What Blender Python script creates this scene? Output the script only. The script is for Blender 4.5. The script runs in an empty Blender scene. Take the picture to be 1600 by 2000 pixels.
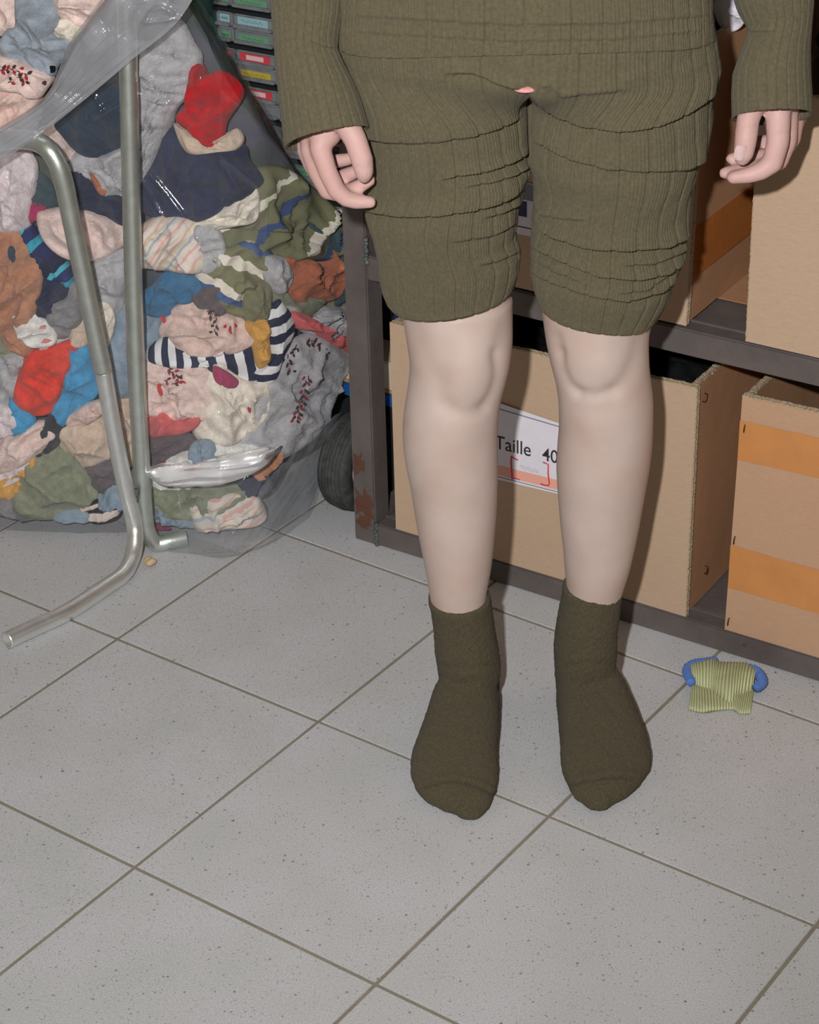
import bpy, bmesh, math, random
import numpy as np
from mathutils import Vector, Matrix, noise as mnoise

rng = np.random.RandomState(7)
random.seed(7)
SC = bpy.context.scene
COL = SC.collection
PI = math.pi

# ------------------------------------------------------------------ camera
FPX, PITCH, ROLL, CAMZ, TILE = 4022.0, 0.5188, -0.0266, 1.471, 0.3333
_f = np.array([0, math.cos(PITCH), -math.sin(PITCH)])
_r0 = np.array([1.0, 0, 0]); _u0 = np.cross(_r0, _f)
CR = math.cos(ROLL) * _r0 + math.sin(ROLL) * _u0
CU = -math.sin(ROLL) * _r0 + math.cos(ROLL) * _u0
CF = _f
CAM = np.array([0.0, 0.0, CAMZ])
cd = bpy.data.cameras.new('camera'); cam = bpy.data.objects.new('camera', cd); COL.objects.link(cam)
cam.matrix_world = Matrix(((CR[0], CU[0], -CF[0], 0), (CR[1], CU[1], -CF[1], 0), (CR[2], CU[2], -CF[2], CAMZ), (0, 0, 0, 1)))
cd.sensor_fit = 'HORIZONTAL'; cd.sensor_width = 36.0; cd.lens = FPX / 1600 * 36
cd.clip_start = 0.05; cd.clip_end = 50
SC.camera = cam

# ------------------------------------------------------------------ light
wd = bpy.data.worlds.new('world'); SC.world = wd; wd.use_nodes = True
bg = wd.node_tree.nodes['Background']; bg.inputs[0].default_value = (1.0, 0.84, 0.66, 1); bg.inputs[1].default_value = 0.18
fl = bpy.data.lights.new('camera_flash', 'SPOT'); flo = bpy.data.objects.new('camera_flash', fl); COL.objects.link(flo)
flo.location = Vector(CAM - 0.15 * CR + 0.13 * CU)
fl.energy = 216; fl.shadow_soft_size = 0.022; fl.spot_size = math.radians(90); fl.spot_blend = 1.0; fl.color = (0.99, 0.988, 0.99)
_aim = Vector((-0.20, 2.9, 0.52)) - flo.location
flo.rotation_euler = _aim.to_track_quat('-Z', 'Y').to_euler()
vs = SC.view_settings
vs.view_transform = 'Standard'; vs.look = 'None'; vs.gamma = 1.0; vs.use_curve_mapping = False; vs.exposure = 0.0
SC.display_settings.display_device = 'sRGB'


# ------------------------------------------------------------------ helpers
def ray(px, py):
    return CF * FPX + CR * (px - 800) - CU * (py - 1000)

def at_y(px, py, Y):
    d = ray(px, py); return CAM + d * (Y / d[1])

def at_z(px, py, z=0.0):
    d = ray(px, py); return CAM + d * ((z - CAMZ) / d[2])

def proj(P):
    P = np.asarray(P, float) - CAM
    w = P @ CF
    return 800 + FPX * (P @ CR) / w, 1000 - FPX * (P @ CU) / w

def depth(P):
    return float((np.asarray(P) - CAM) @ CF)

# shelf frame: s runs along the front of the rack, n into it
SO = np.array([-0.0479, 2.4846, 0.0]); SA = np.array([0.8348, -0.5505, 0.0]); NA = np.array([0.5505, 0.8348, 0.0]); ZA = np.array([0, 0, 1.0])
def sh(s, n, z):
    return SO + s * SA + n * NA + z * ZA
SHELF_M = Matrix(((SA[0], NA[0], 0, SO[0]), (SA[1], NA[1], 0, SO[1]), (0, 0, 1, 0), (0, 0, 0, 1)))

def lin(r, g, b):
    f = lambda c: (c / 255) / 12.92 if c / 255 <= 0.04045 else ((c / 255 + 0.055) / 1.055) ** 2.4
    return (f(r), f(g), f(b), 1.0)

def link(name, me, mat=None, parent=None, smooth=True):
    o = bpy.data.objects.new(name, me); COL.objects.link(o)
    if mat is not None and not me.materials: me.materials.append(mat)
    if smooth and len(me.polygons):
        me.polygons.foreach_set('use_smooth', np.ones(len(me.polygons), bool))
    if parent is not None: o.parent = parent
    return o

def mesh_np(name, V, F, uv=None):
    """F: (m,k) int array of equal sided faces, or list of faces"""
    me = bpy.data.meshes.new(name)
    V = np.asarray(V, np.float32)
    if isinstance(F, np.ndarray):
        m, k = F.shape
        me.vertices.add(len(V)); me.vertices.foreach_set('co', V.ravel())
        me.loops.add(m * k); me.loops.foreach_set('vertex_index', F.ravel().astype(np.int32))
        me.polygons.add(m)
        me.polygons.foreach_set('loop_start', np.arange(0, m * k, k, dtype=np.int32))
        me.polygons.foreach_set('loop_total', np.full(m, k, np.int32))
        me.update(calc_edges=True)
    else:
        me.from_pydata([tuple(map(float, v)) for v in V], [], [tuple(int(i) for i in f) for f in F]); me.update()
    if uv is not None:
        l = me.uv_layers.new(name='UVMap')
        idx = np.zeros(len(me.loops), np.int32); me.loops.foreach_get('vertex_index', idx)
        l.data.foreach_set('uv', np.asarray(uv, np.float32)[idx].ravel())
    return me

def grid_faces(n, m, wrap_m=True, off=0):
    """n rows, m columns"""
    i = np.arange(n - 1)[:, None]; j = np.arange(m if wrap_m else m - 1)[None, :]
    j2 = (j + 1) % m
    return (np.stack([i * m + j, i * m + j2, (i + 1) * m + j2, (i + 1) * m + j], -1).reshape(-1, 4) + off)

def tag(o, label=None, cat=None, group=None, kind=None):
    if label: o['label'] = label
    if cat: o['category'] = cat
    if group: o['group'] = group
    if kind: o['kind'] = kind
    return o

def empty(name, loc=(0, 0, 0)):
    o = bpy.data.objects.new(name, None); COL.objects.link(o); o.location = loc; o.empty_display_size = 0.05
    return o

def rel(o, root):
    """parent o to root keeping world coordinates"""
    o.parent = root
    o.matrix_parent_inverse = Matrix.Translation(root.location).inverted() if root.type == 'EMPTY' else Matrix.Identity(4)
    return o

class MB:
    """collects closed lumps in one mesh"""
    def __init__(s): s.V = []; s.F = []; s.n = 0
    def add(s, V, F):
        V = np.asarray(V, float); s.V.append(V)
        for f in F: s.F.append([int(i) + s.n for i in f])
        s.n += len(V); return s
    def loft(s, rings, cap=True):
        R = np.asarray(rings, float); n, m = R.shape[:2]
        F = [list(f) for f in grid_faces(n, m)]
        if cap: F += [list(range(m))[::-1], [(n - 1) * m + k for k in range(m)]]
        return s.add(R.reshape(-1, 3), F)
    def sphere(s, c, r, k=10, m=16):
        c = np.asarray(c, float); r = np.broadcast_to(np.asarray(r, float), (3,))
        rings = []
        for a in np.linspace(0.02, PI - 0.02, k):
            t = np.linspace(0, 2 * PI, m, endpoint=False)
            rings.append(c + np.stack([r[0] * math.sin(a) * np.cos(t), r[1] * math.sin(a) * np.sin(t), -r[2] * math.cos(a) * np.ones(m)], 1))
        return s.loft(rings)
    def cone(s, a, b, ra, rb, m=18):
        a = np.asarray(a, float); b = np.asarray(b, float); d = b - a; L = np.linalg.norm(d); d /= max(L, 1e-9)
        x = np.cross(d, [0.3, 0.5, 0.81]); x /= np.linalg.norm(x); y = np.cross(d, x)
        t = np.linspace(0, 2 * PI, m, endpoint=False)
        k = max(3, int(L / 0.004)); k = min(k, 30)
        return s.loft([a + d * L * u + (ra + (rb - ra) * u) * (np.cos(t)[:, None] * x + np.sin(t)[:, None] * y) for u in np.linspace(0, 1, k)])
    def chain(s, pts):
        for (p, r) in pts: s.sphere(p, r)
        for (p, r), (q, t) in zip(pts[:-1], pts[1:]): s.cone(p, q, r, t)
        return s
    def box(s, lo, hi, M=None):
        V = np.array([[x, y, z] for z in (lo[2], hi[2]) for y in (lo[1], hi[1]) for x in (lo[0], hi[0])], float)
        if M is not None: V = np.array([M @ Vector(v) for v in V])
        return s.add(V, [[0, 2, 3, 1], [4, 5, 7, 6], [0, 1, 5, 4], [2, 6, 7, 3], [0, 4, 6, 2], [1, 3, 7, 5]])
    def mesh(s, name):
        return mesh_np(name, np.concatenate(s.V), s.F)

def remesh(me, voxel, smooth=6, name='mesh'):
    o = bpy.data.objects.new('tmp', me); COL.objects.link(o)
    m = o.modifiers.new('r', 'REMESH'); m.mode = 'VOXEL'; m.voxel_size = voxel
    if smooth:
        k = o.modifiers.new('s', 'SMOOTH'); k.factor = 0.5; k.iterations = smooth
    dg = bpy.context.evaluated_depsgraph_get(); dg.update()
    out = bpy.data.meshes.new_from_object(o.evaluated_get(dg)); out.name = name
    bpy.data.objects.remove(o); bpy.data.meshes.remove(me)
    return out

def get_co(me):
    a = np.zeros(len(me.vertices) * 3, np.float32); me.vertices.foreach_get('co', a); return a.reshape(-1, 3).astype(float)
def set_co(me, V):
    me.vertices.foreach_set('co', np.asarray(V, np.float32).ravel()); me.update()
def get_no(me):
    a = np.zeros(len(me.vertices) * 3, np.float32); me.vertices.foreach_get('normal', a); return a.reshape(-1, 3).astype(float)

def catmull(P, n, closed=False):
    P = np.asarray(P, float); N = len(P)
    if closed:
        t = np.linspace(0, N, n, endpoint=False); i = np.floor(t).astype(int); u = (t - i)[:, None]
        g = lambda k: P[(i + k) % N]
    else:
        t = np.linspace(0, N - 1 - 1e-9, n); i = np.floor(t).astype(int); u = (t - i)[:, None]
        g = lambda k: P[np.clip(i + k, 0, N - 1)]
    a, b, c, d = g(-1), g(0), g(1), g(2)
    return 0.5 * (2 * b + (c - a) * u + (2 * a - 5 * b + 4 * c - d) * u * u + (3 * b - a - 3 * c + d) * u ** 3)

def tube_mesh(name, path, r, m=16, cap=True, hollow=0.0):
    P = np.asarray(path, float); n = len(P)
    T = np.gradient(P, axis=0); T /= np.linalg.norm(T, axis=1)[:, None]
    x = np.cross(T[0], [0.21, 0.33, 0.92]); x /= np.linalg.norm(x)
    t = np.linspace(0, 2 * PI, m, endpoint=False); rings = []
    rr = np.broadcast_to(np.asarray(r, float), (n,))
    X = []
    for k in range(n):
        x = x - T[k] * (x @ T[k]); x /= np.linalg.norm(x); y = np.cross(T[k], x); X.append((x, y))
        rings.append(P[k] + rr[k] * (np.cos(t)[:, None] * x + np.sin(t)[:, None] * y))
    if hollow:
        def inner(k): x, y = X[k]; return P[k] + (rr[k] - hollow) * (np.cos(t)[:, None] * x + np.sin(t)[:, None] * y)
        rings = [inner(min(6, n - 1)), inner(0)] + rings
        cap = True
    b = MB(); b.loft(rings, cap); return b.mesh(name)

def fbm(P, scale, seed=0, oct=3):
    """cheap smooth pseudo noise from warped sines, vectorised"""
    P = np.asarray(P, float) * scale; r = np.random.RandomState(seed); out = np.zeros(len(P)); a = 1.0
    for o in range(oct):
        for k in range(3):
            d = r.normal(size=3); d /= np.linalg.norm(d); e = r.normal(size=3)
            out += a / 3 * np.sin((P @ d) * 2.1 * (1.9 ** o) + 1.3 * np.sin((P @ e) * 0.9 * (1.7 ** o) + r.rand() * 6) + r.rand() * 6)
        a *= 0.55
    return out

# --- shaping by lines drawn on the front of a surface
def poly_dist(x, y, poly):
    best = np.full(len(x), 1e9)
    for (x0, y0), (x1, y1) in zip(poly[:-1], poly[1:]):
        dx, dy = x1 - x0, y1 - y0; L = dx * dx + dy * dy
        t = np.clip(((x - x0) * dx + (y - y0) * dy) / L, 0, 1)
        best = np.minimum(best, np.hypot(x - x0 - t * dx, y - y0 - t * dy))
    return best

def fold(x, y, poly, A, up=26, B=0.6, down=14, fade=28):
    """overhanging fold: cloth swells above the line, drops sharply below it"""
    p = np.array(sorted(poly), float); yy = np.interp(x, p[:, 0], p[:, 1]); d = y - yy
    w = np.clip((x - p[0, 0]) / fade + 0.15, 0, 1) * np.clip((p[-1, 0] - x) / fade + 0.15, 0, 1); w = w * w * (3 - 2 * w)
    inside = (x > p[0, 0] - fade * 0.15) & (x < p[-1, 0] + fade * 0.15)
    prof = np.where(d < 0, np.exp(-(d / up) ** 2), 0) - np.where(d >= 0, B * np.exp(-(np.abs(d) / down) ** 1.5), 0)
    edge = np.clip(d / 9.0 + 0.5, 0, 1); edge = edge * edge * (3 - 2 * edge)
    prof = np.where(np.abs(d) < 4.5, (1 - edge) * 1.0 - edge * B, prof)
    return A * w * prof * inside

# ------------------------------------------------------------------ materials
MATS = {}
def new_mat(name):
    m = bpy.data.materials.new(name); m.use_nodes = True; nt = m.node_tree
    return m, nt, nt.nodes['Principled BSDF'], nt.nodes, nt.links

def N(nodes, t, **kw):
    n = nodes.new(t)
    for k, v in kw.items(): setattr(n, k, v)
    return n

def ramp(nodes, stops, interp='LINEAR'):
    r = nodes.new('ShaderNodeValToRGB'); r.color_ramp.interpolation = interp
    e = r.color_ramp.elements
    while len(e) < len(stops): e.new(0.5)
    for k, (p, c) in enumerate(stops): e[k].position = p; e[k].color = c
    return r

def mul(c, f): return (c[0] * f, c[1] * f, c[2] * f, 1)

def mat_basic(name, col, rough=0.6, metal=0.0, var=0.0, vscale=20, bump=0.0, bscale=200, spec=0.5, col2=None, sheen=0.0, sss=0.0):
    if name in MATS: return MATS[name]
    m, nt, p, n, l = new_mat(name)
    p.inputs['Roughness'].default_value = rough; p.inputs['Metallic'].default_value = metal
    p.inputs['Specular IOR Level'].default_value = spec
    p.inputs['Base Color'].default_value = col
    tc = N(n, 'ShaderNodeTexCoord')
    if var or col2:
        t = N(n, 'ShaderNodeTexNoise'); t.inputs['Scale'].default_value = vscale; t.inputs['Detail'].default_value = 5; t.inputs['Roughness'].default_value = 0.6
        l.new(tc.outputs['Object'], t.inputs['Vector'])
        r = ramp(n, [(0.3, mul(col, 1 - var)), (0.7, col2 or mul(col, 1 + var))])
        l.new(t.outputs['Fac'], r.inputs[0]); l.new(r.outputs[0], p.inputs['Base Color'])
    if bump:
        t2 = N(n, 'ShaderNodeTexNoise'); t2.inputs['Scale'].default_value = bscale; t2.inputs['Detail'].default_value = 3
        l.new(tc.outputs['Object'], t2.inputs['Vector'])
        b = N(n, 'ShaderNodeBump'); b.inputs['Strength'].default_value = bump; b.inputs['Distance'].default_value = 0.002
        l.new(t2.outputs['Fac'], b.inputs['Height']); l.new(b.outputs[0], p.inputs['Normal'])
    if sheen:
        p.inputs['Sheen Weight'].default_value = sheen; p.inputs['Sheen Roughness'].default_value = 0.5
    if sss:
        p.inputs['Subsurface Weight'].default_value = sss; p.inputs['Subsurface Radius'].default_value = (0.008, 0.003, 0.0015); p.inputs['Subsurface Scale'].default_value = 1.0
    MATS[name] = m; return m

def fabric(rgb, k=1.0):
    """knitted wool or cotton of one colour"""
    name = 'knit_%d_%d_%d' % rgb
    c = lin(*rgb); l_ = 0.3 * c[0] + 0.6 * c[1] + 0.1 * c[2]; c = mul(c, k * (1.38 if l_ > 0.3 else 1.25 if l_ > 0.12 else 1.0)); c = tuple(min(0.84, v) for v in c[:3]) + (1,)
    return mat_basic(name, c, rough=0.95, var=0.2, vscale=90, bump=0.9, bscale=520, spec=0.15, sheen=0.12)

def stripes(name, seq, freq, warp=0.0):
    """seq: list of (width, rgb); stripes run across UV y, repeating every 1/freq metres"""
    if name in MATS: return MATS[name]
    m, nt, p, n, l = new_mat(name)
    p.inputs['Roughness'].default_value = 0.95; p.inputs['Specular IOR Level'].default_value = 0.15
    uv = N(n, 'ShaderNodeUVMap'); sep = N(n, 'ShaderNodeSeparateXYZ'); l.new(uv.outputs[0], sep.inputs[0])
    nz = N(n, 'ShaderNodeTexNoise'); nz.inputs['Scale'].default_value = 45; l.new(uv.outputs[0], nz.inputs['Vector'])
    a = N(n, 'ShaderNodeMath', operation='MULTIPLY_ADD'); l.new(nz.outputs['Fac'], a.inputs[0]); a.inputs[1].default_value = warp; l.new(sep.outputs[1], a.inputs[2])
    b = N(n, 'ShaderNodeMath', operation='MULTIPLY'); l.new(a.outputs[0], b.inputs[0]); b.inputs[1].default_value = freq
    f = N(n, 'ShaderNodeMath', operation='FRACT'); l.new(b.outputs[0], f.inputs[0])
    tot = sum(w for w, _ in seq); pos = 0; st = []
    for w, c in seq:
        c = lin(*c); st.append((pos / tot, tuple(min(0.84, v * (1.3 if c[1] > 0.1 else 1.0)) for v in c[:3]) + (1,))); pos += w
    r = ramp(n, st, 'CONSTANT'); l.new(f.outputs[0], r.inputs[0]); l.new(r.outputs[0], p.inputs['Base Color'])
    t2 = N(n, 'ShaderNodeTexNoise'); t2.inputs['Scale'].default_value = 700; tc = N(n, 'ShaderNodeTexCoord'); l.new(tc.outputs['Object'], t2.inputs['Vector'])
    bp = N(n, 'ShaderNodeBump'); bp.inputs['Strength'].default_value = 0.5; bp.inputs['Distance'].default_value = 0.002
    l.new(t2.outputs['Fac'], bp.inputs['Height']); l.new(bp.outputs[0], p.inputs['Normal'])
    MATS[name] = m; return m

def mat_tile():
    m, nt, p, n, l = new_mat('speckled_tile')
    g = N(n, 'ShaderNodeNewGeometry')
    base = lin(190, 191, 193)
    t = N(n, 'ShaderNodeTexNoise'); t.inputs['Scale'].default_value = 520; t.inputs['Detail'].default_value = 2; l.new(g.outputs['Position'], t.inputs['Vector'])
    r = ramp(n, [(0.33, mul(base, 0.86)), (0.5, base), (0.68, mul(base, 1.13))]); l.new(t.outputs['Fac'], r.inputs[0])
    big = N(n, 'ShaderNodeTexNoise'); big.inputs['Scale'].default_value = 9; l.new(g.outputs['Position'], big.inputs['Vector'])
    rb = ramp(n, [(0.3, (0.95, 0.95, 0.93, 1)), (0.7, (1.03, 1.02, 1.03, 1))]); l.new(big.outputs['Fac'], rb.inputs[0])
    mx = N(n, 'ShaderNodeMix', data_type='RGBA', blend_type='MULTIPLY'); mx.inputs[0].default_value = 1; l.new(r.outputs[0], mx.inputs[6]); l.new(rb.outputs[0], mx.inputs[7])
    last = mx.outputs[2]
    for scale, rad, keep, amt in ((95, 0.14, 0.5, 0.55), (210, 0.2, 0.4, 0.42), (48, 0.08, 0.72, 0.7)):
        v = N(n, 'ShaderNodeTexVoronoi'); v.inputs['Scale'].default_value = scale; l.new(g.outputs['Position'], v.inputs['Vector'])
        lt = N(n, 'ShaderNodeMath', operation='LESS_THAN'); lt.inputs[1].default_value = rad
        sp = N(n, 'ShaderNodeSeparateColor'); l.new(v.outputs['Color'], sp.inputs[0])
        sz = N(n, 'ShaderNodeMath', operation='MULTIPLY_ADD'); l.new(sp.outputs[1], sz.inputs[0]); sz.inputs[1].default_value = -rad * 0.6; l.new(v.outputs['Distance'], sz.inputs[2])
        ad = N(n, 'ShaderNodeMath', operation='ADD'); l.new(sz.outputs[0], ad.inputs[0]); ad.inputs[1].default_value = rad * 0.4
        l.new(ad.outputs[0], lt.inputs[0])
        kp = N(n, 'ShaderNodeMath', operation='GREATER_THAN'); l.new(sp.outputs[0], kp.inputs[0]); kp.inputs[1].default_value = keep
        mm = N(n, 'ShaderNodeMath', operation='MULTIPLY'); l.new(lt.outputs[0], mm.inputs[0]); l.new(kp.outputs[0], mm.inputs[1])
        m3 = N(n, 'ShaderNodeMath', operation='MULTIPLY'); l.new(mm.outputs[0], m3.inputs[0]); m3.inputs[1].default_value = amt
        mix = N(n, 'ShaderNodeMix', data_type='RGBA'); l.new(m3.outputs[0], mix.inputs[0]); l.new(last, mix.inputs[6]); mix.inputs[7].default_value = lin(92, 90, 92)
        last = mix.outputs[2]
    l.new(last, p.inputs['Base Color']); p.inputs['Roughness'].default_value = 0.55; p.inputs['Specular IOR Level'].default_value = 0.3
    return m

def mat_card(name, rgb, streak=0.08):
    if name in MATS: return MATS[name]
    m, nt, p, n, l = new_mat(name); c = lin(*rgb)
    tc = N(n, 'ShaderNodeTexCoord'); mp = N(n, 'ShaderNodeMapping'); mp.inputs['Scale'].default_value = (60, 60, 400); l.new(tc.outputs['Object'], mp.inputs[0])
    t = N(n, 'ShaderNodeTexNoise'); t.inputs['Scale'].default_value = 1.5; t.inputs['Detail'].default_value = 6; t.inputs['Roughness'].default_value = 0.75; l.new(mp.outputs[0], t.inputs['Vector'])
    r = ramp(n, [(0.3, mul(c, 1 - streak)), (0.7, mul(c, 1 + streak))]); l.new(t.outputs['Fac'], r.inputs[0]); l.new(r.outputs[0], p.inputs['Base Color'])
    p.inputs['Roughness'].default_value = 0.85; p.inputs['Specular IOR Level'].default_value = 0.2
    w = N(n, 'ShaderNodeTexNoise'); w.inputs['Scale'].default_value = 14; l.new(tc.outputs['Object'], w.inputs['Vector'])
    b = N(n, 'ShaderNodeBump'); b.inputs['Strength'].default_value = 0.25; b.inputs['Distance'].default_value = 0.006; l.new(w.outputs['Fac'], b.inputs['Height']); l.new(b.outputs[0], p.inputs['Normal'])
    MATS[name] = m; return m

def mat_film(name, milk, gloss, tint=(0.975, 0.98, 0.985), rough=0.09, milkcol=(0.75, 0.78, 0.84), bump=0.7):
    m = bpy.data.materials.new(name); m.use_nodes = True; nt = m.node_tree; n = nt.nodes; l = nt.links; n.clear()
    out = N(n, 'ShaderNodeOutputMaterial')
    tr = N(n, 'ShaderNodeBsdfTransparent'); tr.inputs[0].default_value = (*tint, 1)
    df = N(n, 'ShaderNodeBsdfDiffuse'); df.inputs[0].default_value = (*milkcol, 1)
    gl = N(n, 'ShaderNodeBsdfGlossy'); gl.inputs[0].default_value = (1, 1, 1, 1); gl.inputs['Roughness'].default_value = rough
    tc = N(n, 'ShaderNodeTexCoord')
    nz = N(n, 'ShaderNodeTexNoise'); nz.inputs['Scale'].default_value = 16; nz.inputs['Detail'].default_value = 5; nz.inputs['Distortion'].default_value = 1.2; l.new(tc.outputs['Object'], nz.inputs['Vector'])
    bp = N(n, 'ShaderNodeBump'); bp.inputs['Strength'].default_value = bump; bp.inputs['Distance'].default_value = 0.012; l.new(nz.outputs['Fac'], bp.inputs['Height']); l.new(bp.outputs[0], gl.inputs['Normal'])
    mk = ramp(n, [(0.3, (milk * 0.6,) * 3 + (1,)), (0.75, (min(1, milk * 1.5),) * 3 + (1,))]); l.new(nz.outputs['Fac'], mk.inputs[0])
    a = N(n, 'ShaderNodeMixShader'); l.new(mk.outputs[0], a.inputs[0]); l.new(tr.outputs[0], a.inputs[1]); l.new(df.outputs[0], a.inputs[2])
    lw = N(n, 'ShaderNodeLayerWeight'); lw.inputs[0].default_value = 0.25
    g = N(n, 'ShaderNodeMath', operation='MULTIPLY_ADD'); l.new(lw.outputs['Fresnel'], g.inputs[0]); g.inputs[1].default_value = gloss * 2.0; g.inputs[2].default_value = gloss
    g.use_clamp = True
    b = N(n, 'ShaderNodeMixShader'); l.new(g.outputs[0], b.inputs[0]); l.new(a.outputs[0], b.inputs[1]); l.new(gl.outputs[0], b.inputs[2])
    l.new(b.outputs[0], out.inputs[0]); return m

M_TILE = mat_tile()
M_GROUT = mat_basic('grout', lin(136, 129, 114), 0.95, var=0.12, vscale=30, bump=0.4, bscale=400)
M_STEEL = mat_basic('dark_painted_steel', lin(94, 86, 84), 0.6, var=0.18, vscale=14, bump=0.25, bscale=180, spec=0.35, col2=lin(106, 97, 93))
M_RUST = mat_basic('rust', lin(112, 68, 52), 0.9, var=0.25, vscale=60, bump=0.6, bscale=260, spec=0.2, col2=lin(92, 72, 62))
M_WELD = mat_basic('weld', lin(88, 95, 92), 0.55, metal=0.3, var=0.3, vscale=160, bump=1.0, bscale=300)
M_GALV = mat_basic('galvanised_tube', lin(205, 212, 205), 0.40, metal=0.9, var=0.1, vscale=50, bump=0.12, bscale=120)
M_GALV2 = mat_basic('bright_tube', lin(236, 238, 236), 0.36, metal=0.9, var=0.08, vscale=50, bump=0.1, bscale=120)
M_TUBEIN = mat_basic('tube_inside', lin(70, 62, 50), 0.7, var=0.2, vscale=80)
M_WALL = mat_basic('shade_toned_wall', lin(70, 70, 72), 0.9, var=0.1, vscale=6)  # wall tone set dark to stand in for the shade behind the rack
M_CARD = mat_card('cardboard', (187, 160, 135))
M_CARD2 = mat_card('cardboard_ochre', (187, 151, 122))
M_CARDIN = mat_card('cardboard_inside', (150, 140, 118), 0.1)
M_CARDB = mat_card('cardboard_brown', (176, 132, 98))
M_EDGE = mat_basic('torn_cardboard_edge', lin(205, 182, 150), 0.95, var=0.25, vscale=220, bump=1.0, bscale=400, col2=lin(170, 150, 122))
M_TAPE = mat_basic('brown_packing_tape', lin(200, 136, 80), 0.38, var=0.06, vscale=30, bump=0.15, bscale=60)
M_TAPE2 = mat_basic('amber_packing_tape', lin(176, 108, 54), 0.38, var=0.06, vscale=30, bump=0.15, bscale=60)
M_STAPLE = mat_basic('staple_wire', lin(90, 66, 44), 0.4, metal=0.7)
M_PAPER = mat_basic('white_paper', lin(222, 218, 226), 0.8, var=0.03, vscale=40)
M_INK = mat_basic('black_print', lin(48, 40, 42), 0.7)
M_GREYINK = mat_basic('grey_print', lin(128, 126, 138), 0.8)
M_PALEINK = mat_basic('pale_pencil', lin(186, 184, 198), 0.8)
M_RED = mat_basic('red_marker', lin(206, 62, 72), 0.7)
M_ORANGE = mat_basic('orange_print', lin(232, 166, 148), 0.8)
M_NAVY = mat_basic('navy_print', lin(34, 40, 82), 0.6)
M_BLACK = mat_basic('black_fabric', lin(22, 22, 24), 0.95, var=0.3, vscale=40, bump=0.6, bscale=300, spec=0.1)
M_RUBBER = mat_basic('dusty_black_rubber', lin(52, 53, 52), 0.75, var=0.3, vscale=45, bump=0.4, bscale=150, spec=0.3, col2=lin(82, 83, 80))
M_HUB = mat_basic('white_hub', lin(205, 203, 196), 0.5)
M_BLUE = mat_basic('blue_plastic', lin(28, 84, 152), 0.45, spec=0.4)
M_DKBLUE = mat_basic('dark_blue_plastic', lin(22, 42, 98), 0.5)
M_CREAM = mat_basic('cream_board', lin(206, 194, 172), 0.7, var=0.05)
M_OCHRE = mat_basic('ochre_edge', lin(186, 140, 74), 0.7)
M_DARKP = mat_basic('dark_plastic', lin(34, 38, 40), 0.55, spec=0.3)
M_GREENP = mat_basic('green_painted_metal', lin(64, 98, 92), 0.5, var=0.1, vscale=20)
M_CLEAR = mat_film('clear_drawer_plastic', 0.5, 0.05, tint=(0.8, 0.86, 0.86), milkcol=(0.30, 0.32, 0.33), rough=0.25)
M_GREYP = mat_basic('grey_translucent_plastic', lin(128, 130, 132), 0.4, var=0.2, vscale=50)
M_FILM = mat_film('clear_bag_film', 0.03, 0.05, rough=0.12, bump=0.22)
M_FILM2 = mat_film('doubled_bag_film', 0.36, 0.07, milkcol=(0.50, 0.51, 0.55), rough=0.2)
M_FILM3 = mat_film('bag_corner_film', 0.16, 0.05, milkcol=(0.62, 0.64, 0.68), rough=0.14)
M_GLINT = mat_film('painted_film_glint', 0.75, 0.3, milkcol=(0.95, 0.95, 0.97), rough=0.3, bump=0.25)  # near-white diffuse paints the flash highlight into the film

def mat_skin():
    m, nt, p, n, l = new_mat('skin')
    tc = N(n, 'ShaderNodeTexCoord'); t = N(n, 'ShaderNodeTexNoise'); t.inputs['Scale'].default_value = 16; t.inputs['Detail'].default_value = 5; l.new(tc.outputs['Object'], t.inputs['Vector'])
    r = ramp(n, [(0.3, lin(188, 164, 153)), (0.5, lin(192, 172, 162)), (0.72, lin(198, 179, 171))]); l.new(t.outputs['Fac'], r.inputs[0])
    sx = N(n, 'ShaderNodeSeparateXYZ'); l.new(tc.outputs['Object'], sx.inputs[0])
    mr = N(n, 'ShaderNodeMapRange'); mr.inputs[1].default_value = 0.56; mr.inputs[2].default_value = 0.64; l.new(sx.outputs[2], mr.inputs[0])
    pk = N(n, 'ShaderNodeMix', data_type='RGBA', blend_type='MULTIPLY'); l.new(mr.outputs[0], pk.inputs[0]); l.new(r.outputs[0], pk.inputs[6]); pk.inputs[7].default_value = (1.05, 0.84, 0.86, 1)
    l.new(pk.outputs[2], p.inputs['Base Color'])
    p.inputs['Roughness'].default_value = 0.55; p.inputs['Specular IOR Level'].default_value = 0.3
    p.inputs['Subsurface Weight'].default_value = 0.2; p.inputs['Subsurface Radius'].default_value = (0.009, 0.0035, 0.002); p.inputs['Subsurface Scale'].default_value = 0.6
    f = N(n, 'ShaderNodeTexNoise'); f.inputs['Scale'].default_value = 420; f.inputs['Detail'].default_value = 2; l.new(tc.outputs['Object'], f.inputs['Vector'])
    b = N(n, 'ShaderNodeBump'); b.inputs['Strength'].default_value = 0.12; b.inputs['Distance'].default_value = 0.001; l.new(f.outputs['Fac'], b.inputs['Height']); l.new(b.outputs[0], p.inputs['Normal'])
    return m
M_SKIN = mat_skin()
M_NAIL = mat_basic('fingernail', lin(206, 178, 174), 0.35, spec=0.5)
M_OLIVE = mat_basic('olive_rib_knit', lin(95, 88, 68), 0.95, var=0.16, vscale=260, bump=0.6, bscale=900, spec=0.1, sheen=0.1)
M_SOCK = mat_basic('dark_olive_sock', lin(82, 73, 54), 0.98, var=0.2, vscale=420, bump=1.0, bscale=800, spec=0.08, sheen=0.08, col2=lin(94, 86, 66))
M_PINK = mat_basic('pink_lining', lin(216, 150, 146), 0.8)

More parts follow.
